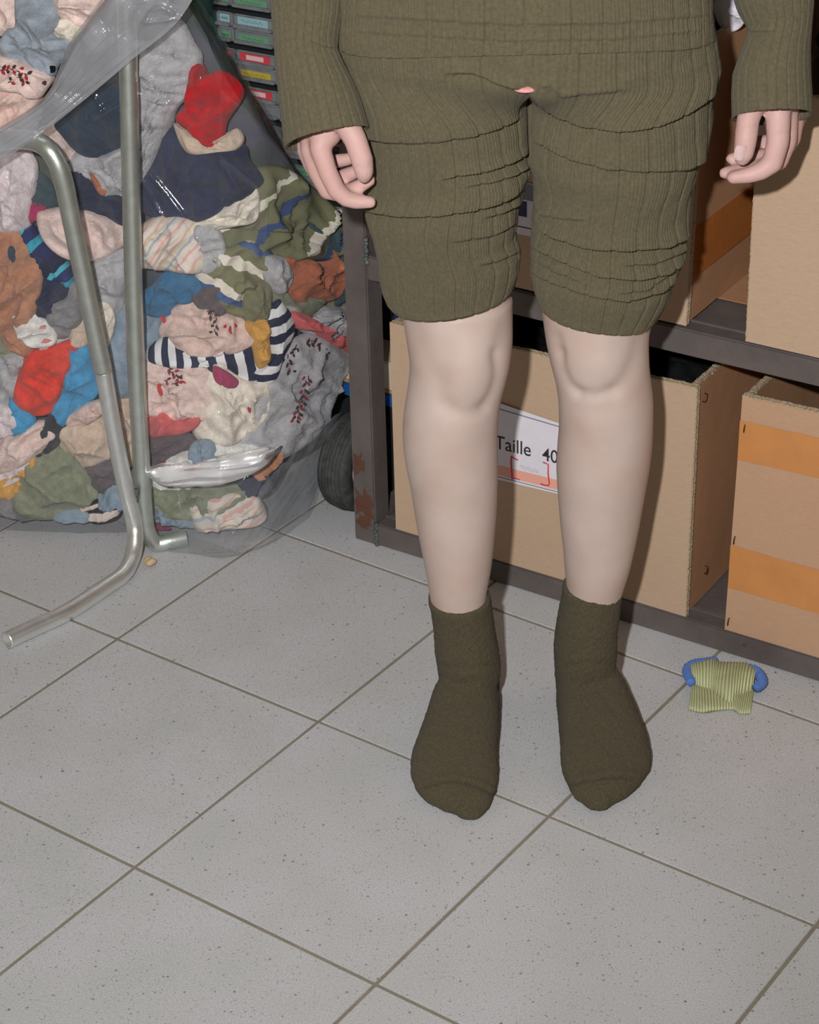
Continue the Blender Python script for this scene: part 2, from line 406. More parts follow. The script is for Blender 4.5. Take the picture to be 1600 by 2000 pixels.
# ------------------------------------------------------------------ floor
TH, OX, OY = 0.6348, -1.1609 * TILE, 6.7903 * TILE
TA = np.array([math.cos(TH), -math.sin(TH), 0]); TB = np.array([math.sin(TH), math.cos(TH), 0])
fm = MB(); fm.box((-2.2, 0.6, -0.06), (2.4, 4.0, -0.0014)); floor = link('floor', fm.mesh('floor'), M_GROUT, smooth=False)
tag(floor, 'grey speckled floor tiles with brown-grey grout', kind='structure')
def tile_mesh():
    bm = bmesh.new(); bmesh.ops.create_cube(bm, size=1.0)
    g = 0.0046
    bmesh.ops.scale(bm, vec=(TILE - g, TILE - g, 0.012), verts=bm.verts); bmesh.ops.translate(bm, vec=(0, 0, -0.006), verts=bm.verts)
    top = [e for e in bm.edges if all(v.co.z > -0.001 for v in e.verts)]
    bmesh.ops.bevel(bm, geom=top, offset=0.0007, segments=2, affect='EDGES')
    me = bpy.data.meshes.new('tile'); bm.to_mesh(me); bm.free(); me.materials.append(M_TILE); return me
TM = tile_mesh()
for i in range(-7, 11):
    for j in range(-8, 6):
        c = np.array([OX, OY, 0]) + (i + 0.5) * TILE * TA + (j + 0.5) * TILE * TB
        if not (-1.9 < c[0] < 2.1 and 0.9 < c[1] < 3.7): continue
        o = bpy.data.objects.new('tile', TM); COL.objects.link(o); o.parent = floor
        o.location = (c[0], c[1], random.uniform(-0.0004, 0.0)); o.rotation_euler = (random.uniform(-.0006, .0006), random.uniform(-.0006, .0006), -TH)
# back wall, parallel to the rack
wm = MB(); wm.box((-1.6, 0.52, 0), (1.6, 0.60, 2.6), SHELF_M); wall = link('wall_back', wm.mesh('wall_back'), M_WALL, smooth=False)
tag(wall, 'wall behind the rack, toned dark for the shade there', kind='structure')

# ------------------------------------------------------------------ steel rack
def bev_box(name, lo, hi, mat, parent, bev=0.002, M=SHELF_M, seg=2):
    bm = bmesh.new(); bmesh.ops.create_cube(bm, size=1.0)
    lo = np.array(lo, float); hi = np.array(hi, float)
    bmesh.ops.scale(bm, vec=hi - lo, verts=bm.verts); bmesh.ops.translate(bm, vec=(lo + hi) / 2, verts=bm.verts)
    if bev: bmesh.ops.bevel(bm, geom=bm.edges[:], offset=bev, segments=seg, affect='EDGES')
    if M is not None: bmesh.ops.transform(bm, matrix=M, verts=bm.verts)
    me = bpy.data.meshes.new(name); bm.to_mesh(me); bm.free()
    o = link(name, me, mat, smooth=False)
    if parent is not None: rel(o, parent)
    return o

rack = empty('storage_rack', tuple(sh(0.4, 0.2, 0)))
tag(rack, 'dark steel storage rack of welded square tube holding the cardboard boxes', 'rack')
RW, RD = 1.25, 0.44
post = bev_box('post', (-0.036, 0, 0.0), (0.0, 0.036, 1.5), M_STEEL, rack)
bev_box('post', (RW, 0, 0.0), (RW + 0.036, 0.036, 1.5), M_STEEL, rack)
bev_box('post', (-0.036, RD - 0.036, 0.0), (0.0, RD, 1.5), M_STEEL, rack)
bev_box('post', (RW, RD - 0.036, 0.0), (RW + 0.036, RD, 1.5), M_STEEL, rack)
for z0, z1 in ((0.0, 0.034), (0.402, 0.436), (0.94, 0.974)):
    bev_box('beam', (0.0, 0.001, z0), (RW, 0.032, z1), M_STEEL, rack)
    bev_box('beam', (0.0, RD - 0.032, z0), (RW, RD - 0.001, z1), M_STEEL, rack)
    bev_box('side_beam', (-0.034, 0.036, z0), (-0.002, RD - 0.036, z1), M_STEEL, rack)
    bev_box('shelf_board', (0.001, 0.034, z1 - 0.012), (RW - 0.001, RD - 0.034, z1 - 0.002), M_STEEL, rack, 0.001)
    bev_box('angle_lip', (0.001, 0.0235, z1), (RW - 0.001, 0.0265, z1 + 0.003), M_STEEL, rack, 0.0006)
def weld(z0, z1):
    zz = np.linspace(z0, z1, 40); P = [sh(0.0005 + 0.0008 * math.sin(i * 0.7), 0.0008, z) for i, z in enumerate(zz)]
    w = link('weld_bead', tube_mesh('weld_bead', P, [0.0030 + 0.0007 * math.sin(i * 1.1) + 0.0006 * math.sin(i * 0.37) for i in range(40)], 10), M_WELD); rel(w, rack); return w
tag(weld(0.425, 0.462), 'grey green weld bead'); tag(weld(0.0, 0.036), 'grey green weld bead')
# rust patches: thin scabs on the post
def scab(z, s, w, h, seed):
    r = np.random.RandomState(seed); k = 16; t = np.linspace(0, 2 * PI, k, endpoint=False)
    rad = 1 + 0.22 * r.normal(size=k)
    V = [sh(s, -0.0011, z)] + [sh(np.clip(s + w * rad[i] * math.cos(t[i]), -0.0355, -0.0008), -0.0002, z + h * rad[i] * math.sin(t[i])) for i in range(k)]
    F = [[0, 1 + (i + 1) % k, 1 + i] for i in range(k)]
    o = link('rust_patch', mesh_np('rust_patch', V, F), M_RUST); rel(o, rack); return o
scab(0.062, -0.017, 0.017, 0.024, 1); scab(0.125, -0.024, 0.012, 0.016, 2); scab(0.031, -0.02, 0.013, 0.01, 5)
_a = sh(0.56, 0.0008, 0.022); rsp = MB(); rsp.sphere(_a, (0.003, 0.002, 0.003)); rel(link('rust_spot', rsp.mesh('rust_spot'), M_RUST), rack)

# ------------------------------------------------------------------ cardboard boxes
def panel(name, A, B, C, D, th, nrm, mat, parent, nu=24, nv=18, amp=0.0008, seed=0, ragged=0.0):
    """slab: A bottom start, B bottom end, C top end, D top start (outer face), thickness th towards -nrm"""
    A, B, C, D = (np.asarray(x, float) for x in (A, B, C, D)); nrm = np.asarray(nrm, float)
    u = np.linspace(0, 1, nu); v = np.linspace(0, 1, nv); U, Vv = np.meshgrid(u, v)
    P = ((1 - U) * (1 - Vv))[..., None] * A + (U * (1 - Vv))[..., None] * B + (U * Vv)[..., None] * C + ((1 - U) * Vv)[..., None] * D
    w = fbm(P.reshape(-1, 3), 9, seed, 2).reshape(U.shape) * amp * np.sin(PI * np.clip(U, 0.02, 0.98)) ** 0.5
    P = P + w[..., None] * nrm
    if ragged:
        r = np.random.RandomState(seed + 5); P[-1, :, 2] += ragged * r.normal(size=nu) * 0.6
    Q = P - th * nrm
    V = np.concatenate([P.reshape(-1, 3), Q.reshape(-1, 3)]); m = nu; n = nv
    F = [list(f) for f in grid_faces(n, m, False)] + [list(f[::-1]) for f in grid_faces(n, m, False, n * m)]
    o2 = n * m
    for j in range(m - 1):
        F.append([j + 1, j, o2 + j, o2 + j + 1]); k = (n - 1) * m + j; F.append([k, k + 1, o2 + k + 1, o2 + k])
    for i in range(n - 1):
        a = i * m; F.append([a, a + m, o2 + a + m, o2 + a]); a = i * m + m - 1; F.append([a + m, a, o2 + a, o2 + a + m])
    o = link(name, mesh_np(name, V, F), mat, smooth=False); rel(o, parent); return o

def edge_strip(name, A, B, wdir, hdir, w, h, parent, seed, mat=None, n=130):
    """ragged exposed corrugation along A-B: a wavy little bead of two liners with fluting between"""
    A, B, wdir, hdir = (np.asarray(x, float) for x in (A, B, wdir, hdir)); r = np.random.RandomState(seed)
    rings = []
    for k, t in enumerate(np.linspace(0, 1, n)):
        c = A + (B - A) * t; hh = h * (0.45 + 0.35 * r.rand()); ww = w / 2 * (0.85 + 0.25 * r.rand()); o = wdir * 0.0003 * r.normal()
        dip = 0.5 if k % 2 else 0.15
        rings.append([c + o - wdir * ww - hdir * 0.001, c + o + wdir * ww - hdir * 0.001, c + o + wdir * ww + hdir * hh, c + o + wdir * ww * 0.4 + hdir * hh * 0.7, c + o + hdir * hh * dip, c + o - wdir * ww * 0.4 + hdir * hh * 0.8, c + o - wdir * ww + hdir * hh])
    b = MB(); b.loft(rings); o = link(name, b.mesh(name), mat or M_EDGE, smooth=False); rel(o, parent); return o

def carton(label, s0, s1, n0, n1, z0, zl, zr, matf, mats, mati, seed, th=0.008, tilt=0.0, flap_edge=True):
    root = empty('cardboard_box', tuple(sh((s0 + s1) / 2, (n0 + n1) / 2, z0)))
    tag(root, label, 'box')
    e = 0.0004
    fA, fB, fC, fD = sh(s0, n0, z0), sh(s1, n0, z0), sh(s1 + tilt, n0, zr), sh(s0 + tilt, n0, zl)
    panel('front_panel', fA, fB, fC, fD, th, -NA, matf, root, seed=seed)
    panel('side_panel', sh(s1 - 0.002, n0 + th + e, z0), sh(s1 - 0.002, n1 - th, z0), sh(s1 - 0.002 + tilt, n1 - th, zr), sh(s1 - 0.002 + tilt, n0 + th + e, zr), th, SA, mats, root, seed=seed + 1)
    panel('side_panel', sh(s0 + 0.002, n0 + th + e, z0), sh(s0 + 0.002, n1 - th, z0), sh(s0 + 0.002 + tilt, n1 - th, zl), sh(s0 + 0.002 + tilt, n0 + th + e, zl), th, -SA, mats, root, seed=seed + 2)
    panel('back_panel', sh(s0, n1, z0), sh(s1, n1, z0), sh(s1 + tilt, n1, zr + 0.004), sh(s0 + tilt, n1, zl + 0.004), th, NA, mati, root, seed=seed + 3)
    panel('bottom_panel', sh(s0 + th, n0 + th, z0), sh(s1 - th, n0 + th, z0), sh(s1 - th, n1 - th, z0), sh(s0 + th, n1 - th, z0), th * 0.6, -ZA, mati, root, 3, 3, 0)
    # exposed fluting: up the front corner and round the rim
    edge_strip('corrugated_edge', sh(s1 + 0.0002, n0 + th / 2, z0), sh(s1 + 0.0002 + tilt, n0 + th / 2, zr), NA, SA, th * 0.92, 0.0022, root, seed + 4)
    edge_strip('torn_rim', sh(s0 + tilt, n0 + th / 2, zl), sh(s1 + tilt, n0 + th / 2, zr), NA, ZA, th * 0.95, 0.003, root, seed + 5)
    edge_strip('torn_rim', sh(s1 + tilt - 0.002 - th / 2, n0 + th, zr), sh(s1 + tilt - 0.002 - th / 2, n1 - th, zr), SA, ZA, th, 0.003, root, seed + 6)
    edge_strip('torn_rim', sh(s0 + tilt + 0.002 + th / 2, n0 + th, zl), sh(s0 + tilt + 0.002 + th / 2, n1 - th, zl), SA, ZA, th, 0.003, root, seed + 7)
    return root

def patch_s(name, s0, s1, z0l, z1l, z0r, z1r, n, th, mat, parent, rag=0.0, seed=0, nn=20):
    """thin sheet stuck on a front panel (faces -n)"""
    r = np.random.RandomState(seed); rings = []
    for t in np.linspace(0, 1, nn):
        s = s0 + (s1 - s0) * t; a = z0l + (z0r - z0l) * t + rag * r.normal(); b = z1l + (z1r - z1l) * t + rag * r.normal()
        rings.append([sh(s, n, a), sh(s, n - th, a), sh(s, n - th, b), sh(s, n, b)])
    b = MB(); b.loft(rings); o = link(name, b.mesh(name), mat, smooth=False); rel(o, parent); return o

def patch_n(name, n0, n1, z0a, z1a, z0b, z1b, s, th, mat, parent):
    rings = [[sh(s, n0 + (n1 - n0) * t, z0a + (z0b - z0a) * t), sh(s + th, n0 + (n1 - n0) * t, z0a + (z0b - z0a) * t), sh(s + th, n0 + (n1 - n0) * t, z1a + (z1b - z1a) * t), sh(s, n0 + (n1 - n0) * t, z1a + (z1b - z1a) * t)] for t in np.linspace(0, 1, 8)]
    b = MB(); b.loft(rings); o = link(name, b.mesh(name), mat, smooth=False); rel(o, parent); return o

def staple(s, n, z, parent, ang=0.0, L=0.010, side=False):
    d = (NA if side else SA) * math.sin(ang) + ZA * math.cos(ang); out = SA if side else -NA
    c = sh(s, n, z); P = [c - d * L / 2 - out * 0.002, c - d * L / 2 + out * 0.001, c - d * L / 4 + out * 0.0014, c + d * L / 4 + out * 0.0014, c + d * L / 2 + out * 0.001, c + d * L / 2 - out * 0.002]
    o = link('staple', tube_mesh('staple', P, 0.0009, 6), M_STAPLE); rel(o, parent); return o

def text(body, size, s, z, n, mat, parent, name, sx=1.0, rise=0.0, bold=0.0):
    c = bpy.data.curves.new(name, 'FONT'); c.body = body; c.size = size; c.extrude = 0.0002; c.offset = bold
    o = bpy.data.objects.new('tmp', c); COL.objects.link(o)
    dg = bpy.context.evaluated_depsgraph_get(); dg.update()
    me = bpy.data.meshes.new_from_object(o.evaluated_get(dg)); bpy.data.objects.remove(o)
    V = get_co(me)
    set_co(me, np.array([sh(s + x * sx, n - z_, z + y + rise * x) for x, y, z_ in V]))
    q = link(name, me, mat, smooth=False); rel(q, parent); return q

boxA = carton('large open cardboard box with a white Taille label, on the bottom shelf behind the legs', 0.032, 0.475, 0.003, 0.36, 0.0345, 0.347, 0.361, M_CARD, M_CARDB, M_CARDIN, 11)
lab = patch_s('paper_label', 0.150, 0.345, 0.158, 0.277, 0.166, 0.262, 0.0012, 0.0006, M_PAPER, boxA)
lab['label'] = 'white printed paper size label'
for nm, z0, z1, mt in (('orange_band', 0.1660, 0.1805, M_ORANGE), ('grey_rule', 0.2655, 0.267, M_GREYINK), ('grey_rule', 0.1625, 0.1637, M_GREYINK)):
    patch_s(nm, 0.1505, 0.344, z0, z1, z0 + 0.005 * (z0 < 0.2) - 0.006 * (z0 > 0.2), z1 + 0.005 * (z0 < 0.2) - 0.006 * (z0 > 0.2), 0.0006, 0.0003, mt, lab)
text('Taille', 0.0280, 0.1935, 0.206, 0.0005, M_INK, lab, 'printed_word', 0.90, 0.03, 0.0001)
text('40', 0.0265, 0.2642, 0.2075, 0.0005, M_INK, lab, 'printed_number', 0.90, 0.03, 0.0001)
def marker(P, r=0.0011):
    o = link('red_bracket', tube_mesh('red_bracket', [sh(s, 0.0004, z) for s, z in P], r * 0.95, 6), M_RED); rel(o, lab)
marker([(0.2285, 0.1975), (0.2225, 0.1985), (0.2185, 0.2005), (0.218, 0.190), (0.2195, 0.172), (0.219, 0.1675), (0.225, 0.1695), (0.2315, 0.1690)])
marker([(0.266, 0.2045), (0.2735, 0.2035), (0.2735, 0.190), (0.2755, 0.1755), (0.2745, 0.1725), (0.269, 0.1715), (0.2625, 0.1720)])
o = link('pencil_note', tube_mesh('pencil_note', [sh(0.233 + 0.026 * t, 0.0005, 0.1885 + 0.0032 * math.sin(t * 41) + 0.001 * math.sin(t * 17)) for t in np.linspace(0, 1, 70)], 0.00035, 5), M_PALEINK); rel(o, lab)
staple(0.4755, 0.028, 0.338, boxA, 0.5, side=True)
staple(0.4755, 0.06, 0.075, boxA, 0.2, side=True)

boxB = carton('torn rimmed cardboard box with two brown tape bands, right on the bottom shelf', 0.531, 0.86, 0.002, 0.30, 0.0345, 0.366, 0.372, M_CARD2, M_CARDB, M_CARDIN, 31, tilt=0.004)
patch_s('tape_band', 0.5345, 0.8635, 0.281, 0.334, 0.292, 0.343, 0.0010, 0.0006, M_TAPE, boxB)
patch_s('tape_band', 0.5325, 0.8605, 0.098, 0.160, 0.100, 0.158, 0.0010, 0.0006, M_TAPE, boxB)
staple(0.541, 0.0012, 0.325, boxB, 0.1); staple(0.537, 0.0012, 0.168, boxB, 0.1); staple(0.536, 0.0012, 0.048, boxB, 0.1)
for k, ss in enumerate((0.585, 0.64, 0.70)):     # pressed creases on the inside of the back wall
    rel(link('crease', tube_mesh('crease', [sh(ss, 0.2905, z) for z in np.linspace(0.05, 0.36, 8)], 0.0012, 6), M_CARDIN), boxB)

boxC = carton('tall cardboard box taped at the side, on the middle shelf behind the shorts', 0.10, 0.456, 0.003, 0.36, 0.4395, 0.765, 0.780, M_CARD, M_CARDB, M_CARDIN, 51, tilt=0.006)
patch_n('tape_band', 0.008, 0.33, 0.495, 0.560, 0.495, 0.560, 0.4555, 0.0012, M_TAPE2, boxC)
lab2 = patch_s('printed_card', 0.19, 0.262, 0.512, 0.58, 0.512, 0.58, 0.0014, 0.0008, M_PAPER, boxC); lab2['label'] = 'white card with a navy block'
patch_s('navy_block', 0.194, 0.2395, 0.536, 0.556, 0.536, 0.556, 0.0006, 0.0003, M_NAVY, lab2)
patch_s('black_rule', 0.191, 0.26, 0.5215, 0.5228, 0.5215, 0.5228, 0.0006, 0.0003, M_INK, lab2)
patch_s('grey_block', 0.191, 0.261, 0.558, 0.579, 0.558, 0.579, 0.0006, 0.0003, M_GREYINK, lab2)

boxD = carton('plain cardboard box behind the right hand, right end of the middle shelf', 0.536, 0.88, 0.001, 0.34, 0.4385, 0.742, 0.744, M_CARD, M_CARDB, M_CARDIN, 71, tilt=-0.003)

edge_strip('corrugated_edge', sh(0.5358, 0.005, 0.4385), sh(0.5328, 0.005, 0.742), NA, -SA, 0.0074, 0.002, boxD, 77)
# a loose strip of board under the middle boxes
lb = bev_box('cardboard_sheet', (0.448, 0.10, 0.4372), (0.534, 0.34, 0.4382), M_CARDB, None, 0.0003)
tag(lb, 'flat brown cardboard offcut lying between the two boxes on the middle shelf', 'cardboard')

# --- crumpled cloth lumps as closed cushions built from an outline on a surface
def cushion(name, outline3, nrm, T, mat, seed, uvdir=(1, 0), fold_amp=0.5, fscale=22, nO=72, nR=18, back=0.7, flat_z=0.004, squash=2.4, ex=None):
    """closed cushion: outline3 (k,3) points on a surface, nrm unit bulge direction (or per point), T half thickness"""
    O = catmull(outline3, nO, True); c = O.mean(0); nrm = np.asarray(nrm, float)
    r = 1 - (1 - np.linspace(0.0, 1, nR)) ** 1.0; r[0] = 0.02
    wob = fbm(O - c, 30, seed + 3, 2)
    O = c + (O - c) * (1 + 0.035 * wob)[:, None]
    ex = np.cross([0, 0, 1.0], nrm) if ex is None else ex; ex = ex / np.linalg.norm(ex); ez = np.cross(nrm, ex)
    rows = []
    P0 = c + (O - c)[None] * r[:, None, None]                       # nR,nO,3
    flat = P0.reshape(-1, 3); rr = np.repeat(r, nO)
    x = (flat - c) @ ex; y = (flat - c) @ ez
    a = rng.rand() * PI; rs = np.random.RandomState(seed)
    h = np.zeros(len(flat))
    for k in range(4):
        th = a + rs.normal() * 0.7; q = (x * math.cos(th) + y * math.sin(th)) * fscale * (0.7 + 0.9 * rs.rand()) * 2
        q = q + 1.2 * np.sin((x * rs.normal() + y * rs.normal()) * fscale * 1.6 + rs.rand() * 6)
        ridge = 1 - np.abs(np.sin(q + rs.rand() * 6)); h += (ridge ** 1.6 - 0.4) * (0.75 ** k)
    h += 0.8 * fbm(flat, 26, seed + 9, 2)
    for k in range(3):
        th = a + rs.normal() * 1.0; q = (x * math.cos(th) + y * math.sin(th)) * fscale * (4.2 + 2.5 * rs.rand())
        q = q + 1.8 * np.sin((x * rs.normal() + y * rs.normal()) * fscale * 3.2 + rs.rand() * 6)
        h += 0.30 * ((1 - np.abs(np.sin(q))) ** 2 - 0.3) * (0.5 + 0.5 * np.sin((x * rs.normal() + y * rs.normal()) * 60 + rs.rand() * 6))
    prof = np.power(np.clip(1 - rr ** squash, 0, 1), 0.55)
    front = flat + nrm * (T * prof * (1 + fold_amp * 0.42 * h * np.clip(prof * 1.6, 0, 1)))[:, None]
    bk = flat - nrm * (back * T * prof * (1 + 0.15 * h))[:, None]
    V = np.concatenate([front, bk[:-nO]])
    V[:, 2] = np.maximum(V[:, 2], flat_z)
    F = [grid_faces(nR, nO, True)]
    Fb = grid_faces(nR - 1, nO, True, nR * nO)[:, ::-1]; F.append(Fb)
    # join last back ring to the rim
    j = np.arange(nO); j2 = (j + 1) % nO; lb_ = nR * nO + (nR - 2) * nO
    F.append(np.stack([lb_ + j2, lb_ + j, (nR - 1) * nO + j, (nR - 1) * nO + j2], 1))
    # caps at the two poles
    capf = [list(range(nO))[::-1], [nR * nO + k for k in range(nO)]]
    u = x * uvdir[0] + y * uvdir[1]; v = -x * uvdir[1] + y * uvdir[0]
    uv = np.stack([u, v + h * 0.0025], 1); uv = np.concatenate([uv, uv[:-nO]])
    Fl = [list(map(int, f)) for arr in F for f in arr] + capf
    me = mesh_np(name, V, Fl, uv)
    return me, V[:nR * nO]

# dark clothes in the boxes
def shelf_lump(label, s, n, z, ws, wn, T, mat, seed, name='folded_garment', cat='clothing'):
    t = np.linspace(0, 2 * PI, 12, endpoint=False); r = np.random.RandomState(seed)
    o3 = np.array([sh(s + ws * math.cos(a) * (1 + .12 * r.normal()), n + wn * math.sin(a) * (1 + .1 * r.normal()), z) for a in t])
    me, _ = cushion(name, o3, ZA, T, mat, seed, ex=SA); o = link(name, me, mat); tag(o, label, cat); return o
shelf_lump('black garment bundled in the left half of the box with the Taille label', 0.165, 0.18, 0.26, 0.115, 0.15, 0.05, M_BLACK, 1)
shelf_lump('black garment bundled in the right half of the box with the Taille label', 0.355, 0.18, 0.27, 0.105, 0.15, 0.055, M_BLACK, 2)
shelf_lump('black cloth added over the plain box behind the right hand to darken the space', 0.70, 0.17, 0.76, 0.15, 0.14, 0.10, M_BLACK, 3)  # heap put in to keep the space over this box black
shelf_lump('black garment heaped in the tall box taped at the side', 0.23, 0.18, 0.76, 0.11, 0.15, 0.09, M_BLACK, 4)
t = np.linspace(0, 2 * PI, 9, endpoint=False)
wp = np.array([sh(0.455, 0.085, 0.800) + 0.020 * math.cos(a) * SA + 0.026 * math.sin(a) * ZA for a in t])
me, _ = cushion('paper_bag', wp, -NA * 0.8 + SA * 0.6, 0.022, M_PAPER, 9, fold_amp=0.9, fscale=40); o = link('paper_bag', me, M_PAPER)
tag(o, 'crumpled white paper wrap sticking out of the tall box beside the right sleeve', 'paper')

# dark blue bin and tray seen past the post
bin_ = empty('storage_bin', tuple(sh(-0.01, 0.3, 0.0))); tag(bin_, 'dark blue plastic bin seen in the gap right of the rack post', 'bin')
bev_box('body', (-0.0005, 0.06, 0.0365), (0.026, 0.30, 0.345), M_DKBLUE, bin_, 0.003); bev_box('rim', (-0.001, 0.058, 0.345), (0.028, 0.302, 0.353), M_DKBLUE, bin_, 0.002)
tray = empty('storage_crate', tuple(sh(-0.09, 0.16, 0.0))); tag(tray, 'cream topped crate with a blue rim, behind the bag beside the rack post', 'crate')
bev_box('panel', (-0.135, 0.130, 0.172), (-0.045, 0.195, 0.215), M_CREAM, tray, 0.002)
bev_box('trim', (-0.136, 0.128, 0.168), (-0.044, 0.197, 0.172), M_OCHRE, tray, 0.001)
bev_box('rim', (-0.137, 0.127, 0.146), (-0.043, 0.198, 0.168), M_BLUE, tray, 0.003)
for ss in (-0.130, -0.060):
    for nn in (0.132, 0.180): bev_box('leg', (ss, nn, 0.0), (ss + 0.012, nn + 0.012, 0.146), M_DARKP, tray, 0.001)
jar = empty('plastic_jar', tuple(sh(-0.095, 0.160, 0.0)))
tag(jar, 'smoky clear plastic jar under the blue rimmed crate', 'jar')
def lathe(name, c, prof, mat, parent, m=28):
    rings = [[np.array(c) + np.array([r * math.cos(a), r * math.sin(a), z]) for a in np.linspace(0, 2 * PI, m, endpoint=False)] for r, z in prof]
    b = MB(); b.loft(rings); o = link(name, b.mesh(name), mat); rel(o, parent); return o
lathe('body', sh(-0.095, 0.160, 0), [(0.018, 0.001), (0.021, 0.004), (0.021, 0.10), (0.018, 0.112), (0.016, 0.116)], M_GREYP, jar)
lathe('lid', sh(-0.095, 0.160, 0), [(0.017, 0.1165), (0.018, 0.118), (0.018, 0.132), (0.016, 0.134)], M_DARKP, jar)

# ------------------------------------------------------------------ trolley wheel
wh = empty('trolley_wheel', tuple(sh(-0.085, 0.075, 0.0)))
tag(wh, 'dusty black rubber trolley wheel with a white hub, between the bag and the rack post', 'wheel')
WC = sh(-0.085, 0.082, 0.073); tw = -SA * 1.0
def ring_prof(name, prof, mat, m=72):
    rings = []
    for a in np.linspace(0, 2 * PI, m, endpoint=False):
        d = math.cos(a) * NA + math.sin(a) * ZA; rings.append([WC + d * r + SA * w for r, w in prof])
    R = np.array(rings); V = R.reshape(-1, 3); k = len(prof)
    F = []
    for i in range(m):
        for j in range(k): F.append([i * k + j, ((i + 1) % m) * k + j, ((i + 1) % m) * k + (j + 1) % k, i * k + (j + 1) % k])
    o = link(name, mesh_np(name, V, F), mat); rel(o, wh); return o
tp = [(0.040, -0.020), (0.050, -0.0245), (0.060, -0.025), (0.067, -0.022)]
for k in range(7):
    w0 = -0.019 + k * 0.0057; rr = 0.0722 - abs(w0 + 0.002) * 0.14
    tp += [(rr - 0.0016, w0 - 0.0007), (rr, w0 + 0.0005), (rr, w0 + 0.0038)]
tp += [(0.067, 0.022), (0.060, 0.025), (0.050, 0.0245), (0.040, 0.020)]
ring_prof('tyre', tp, M_RUBBER)
ring_prof('hub', [(0.008, -0.016), (0.038, -0.018), (0.0395, -0.0195), (0.0395, 0.0195), (0.038, 0.023), (0.033, 0.0235), (0.030, 0.016), (0.008, 0.018)], M_HUB, 48)
rel(link('axle', tube_mesh('axle', [WC - SA * 0.05, WC + SA * 0.034], 0.0075, 16), M_STEEL), wh)

# ------------------------------------------------------------------ small parts cabinet behind the bag
cab = empty('drawer_cabinet', tuple(sh(-0.25, 0.3, 0.0)))
tag(cab, 'green framed small parts cabinet of clear drawers with coloured labels, behind the bag', 'cabinet')
CN = 0.20; CS0, CS1 = -0.382, -0.10
bev_box('carcass', (CS0, CN + 0.02, 0.0), (CS1, CN + 0.24, 0.95), M_DARKP, cab, 0.002)
bev_box('side_frame', (CS0 - 0.030, CN - 0.004, 0.0), (CS0 - 0.002, CN + 0.242, 0.96), M_GREENP, cab, 0.002)
LABC = {'g': (104, 158, 122), 'b': (150, 190, 196), 'r': (214, 66, 78), 'y': (196, 174, 66), 'w': (208, 208, 204)}
def drawer(s0, s1, z0, z1, colr, lz, wide):
    d = bev_box('drawer', (s0, CN, z0), (s1, CN + 0.018, z1), M_GREYP, cab, 0.0025)
    q = bev_box('lip', (s0 + 0.002, CN - 0.006, z0 + 0.001), (s1 - 0.002, CN - 0.0002, z0 + 0.006), M_GREYP, None, 0.001); rel(q, d)
    if colr == 'n': return
    c = lin(*LABC[colr]); m = mat_basic('drawer_label_' + colr, c, 0.7)
    a = s0 + 0.008; b = s0 + 0.008 + wide
    l_ = bev_box('label', (a, CN - 0.0012, lz - 0.0055), (b, CN - 0.0002, lz + 0.0055), m, None, 0.0003); rel(l_, d)
    if colr == 'r':
        w = bev_box('label_window', (a + wide * 0.22, CN - 0.0018, lz - 0.0034), (b - wide * 0.2, CN - 0.0013, lz + 0.0032), mat_basic('label_white', lin(226, 200, 200), 0.7), None, 0.0002); rel(w, d)
    else:
        w = link('label_writing', tube_mesh('label_writing', [sh(a + wide * (0.15 + 0.7 * t), CN - 0.0015, lz + 0.0016 * math.sin(t * 45) + 0.0008 * math.sin(t * 23)) for t in np.linspace(0, 1, 50)], 0.0004, 5), mat_basic('label_pen_' + colr, mul(c, 0.55), 0.7)); rel(w, d)
rows = ['gg', 'bg', 'ry', 'rn', 'rn', 'gn', 'wg', 'gn', 'bn', 'gn', 'rn']
z = 0.7085
for k, (c1, c2) in enumerate(rows):
    for (s0, s1) in ((-0.379, -0.350), (-0.348, -0.277), (-0.275, -0.204), (-0.202, -0.131)):
        if k > 4 and s1 < -0.3: continue
        wd_ = min(0.052, s1 - s0 - 0.012)
        drawer(s0 + 0.0006, s1 - 0.0006, z - 0.0205, z - 0.001, c1, z - 0.009, wd_)
        drawer(s0 + 0.0006, s1 - 0.0006, z - 0.0425, z - 0.0225, c2, z - 0.0335, wd_)
    bev_box('rail', (CS0, CN - 0.003, z + 0.0005), (CS1, CN + 0.02, z + 0.0062), M_DARKP, cab, 0.001)
    z -= 0.0512
# ------------------------------------------------------------------ person
YA = 2.06                                    # depth of the leg axes
person = empty('person', (0.125, YA, 0.0))
tag(person, 'person standing in olive rib knit jumper, knee length shorts and dark olive socks, arms hanging', 'person')

def rows_to_rings(rows, Y, ry, m, grow=0.0, yd=0.0):
    """rows: (py, left px, right px) -> centre, rx, ry arrays"""
    out = []
    for py, xl, xr in rows:
        a = at_y(xl, py, Y + yd); b = at_y(xr, py, Y + yd); c = (a + b) / 2; out.append((c, (b[0] - a[0]) / 2 + grow))
    return out

def interp_rows(tab, ys):
    tab = np.array(sorted(tab), float)
    return [(y, np.interp(y, tab[:, 0], tab[:, 1]), np.interp(y, tab[:, 0], tab[:, 2])) for y in ys]

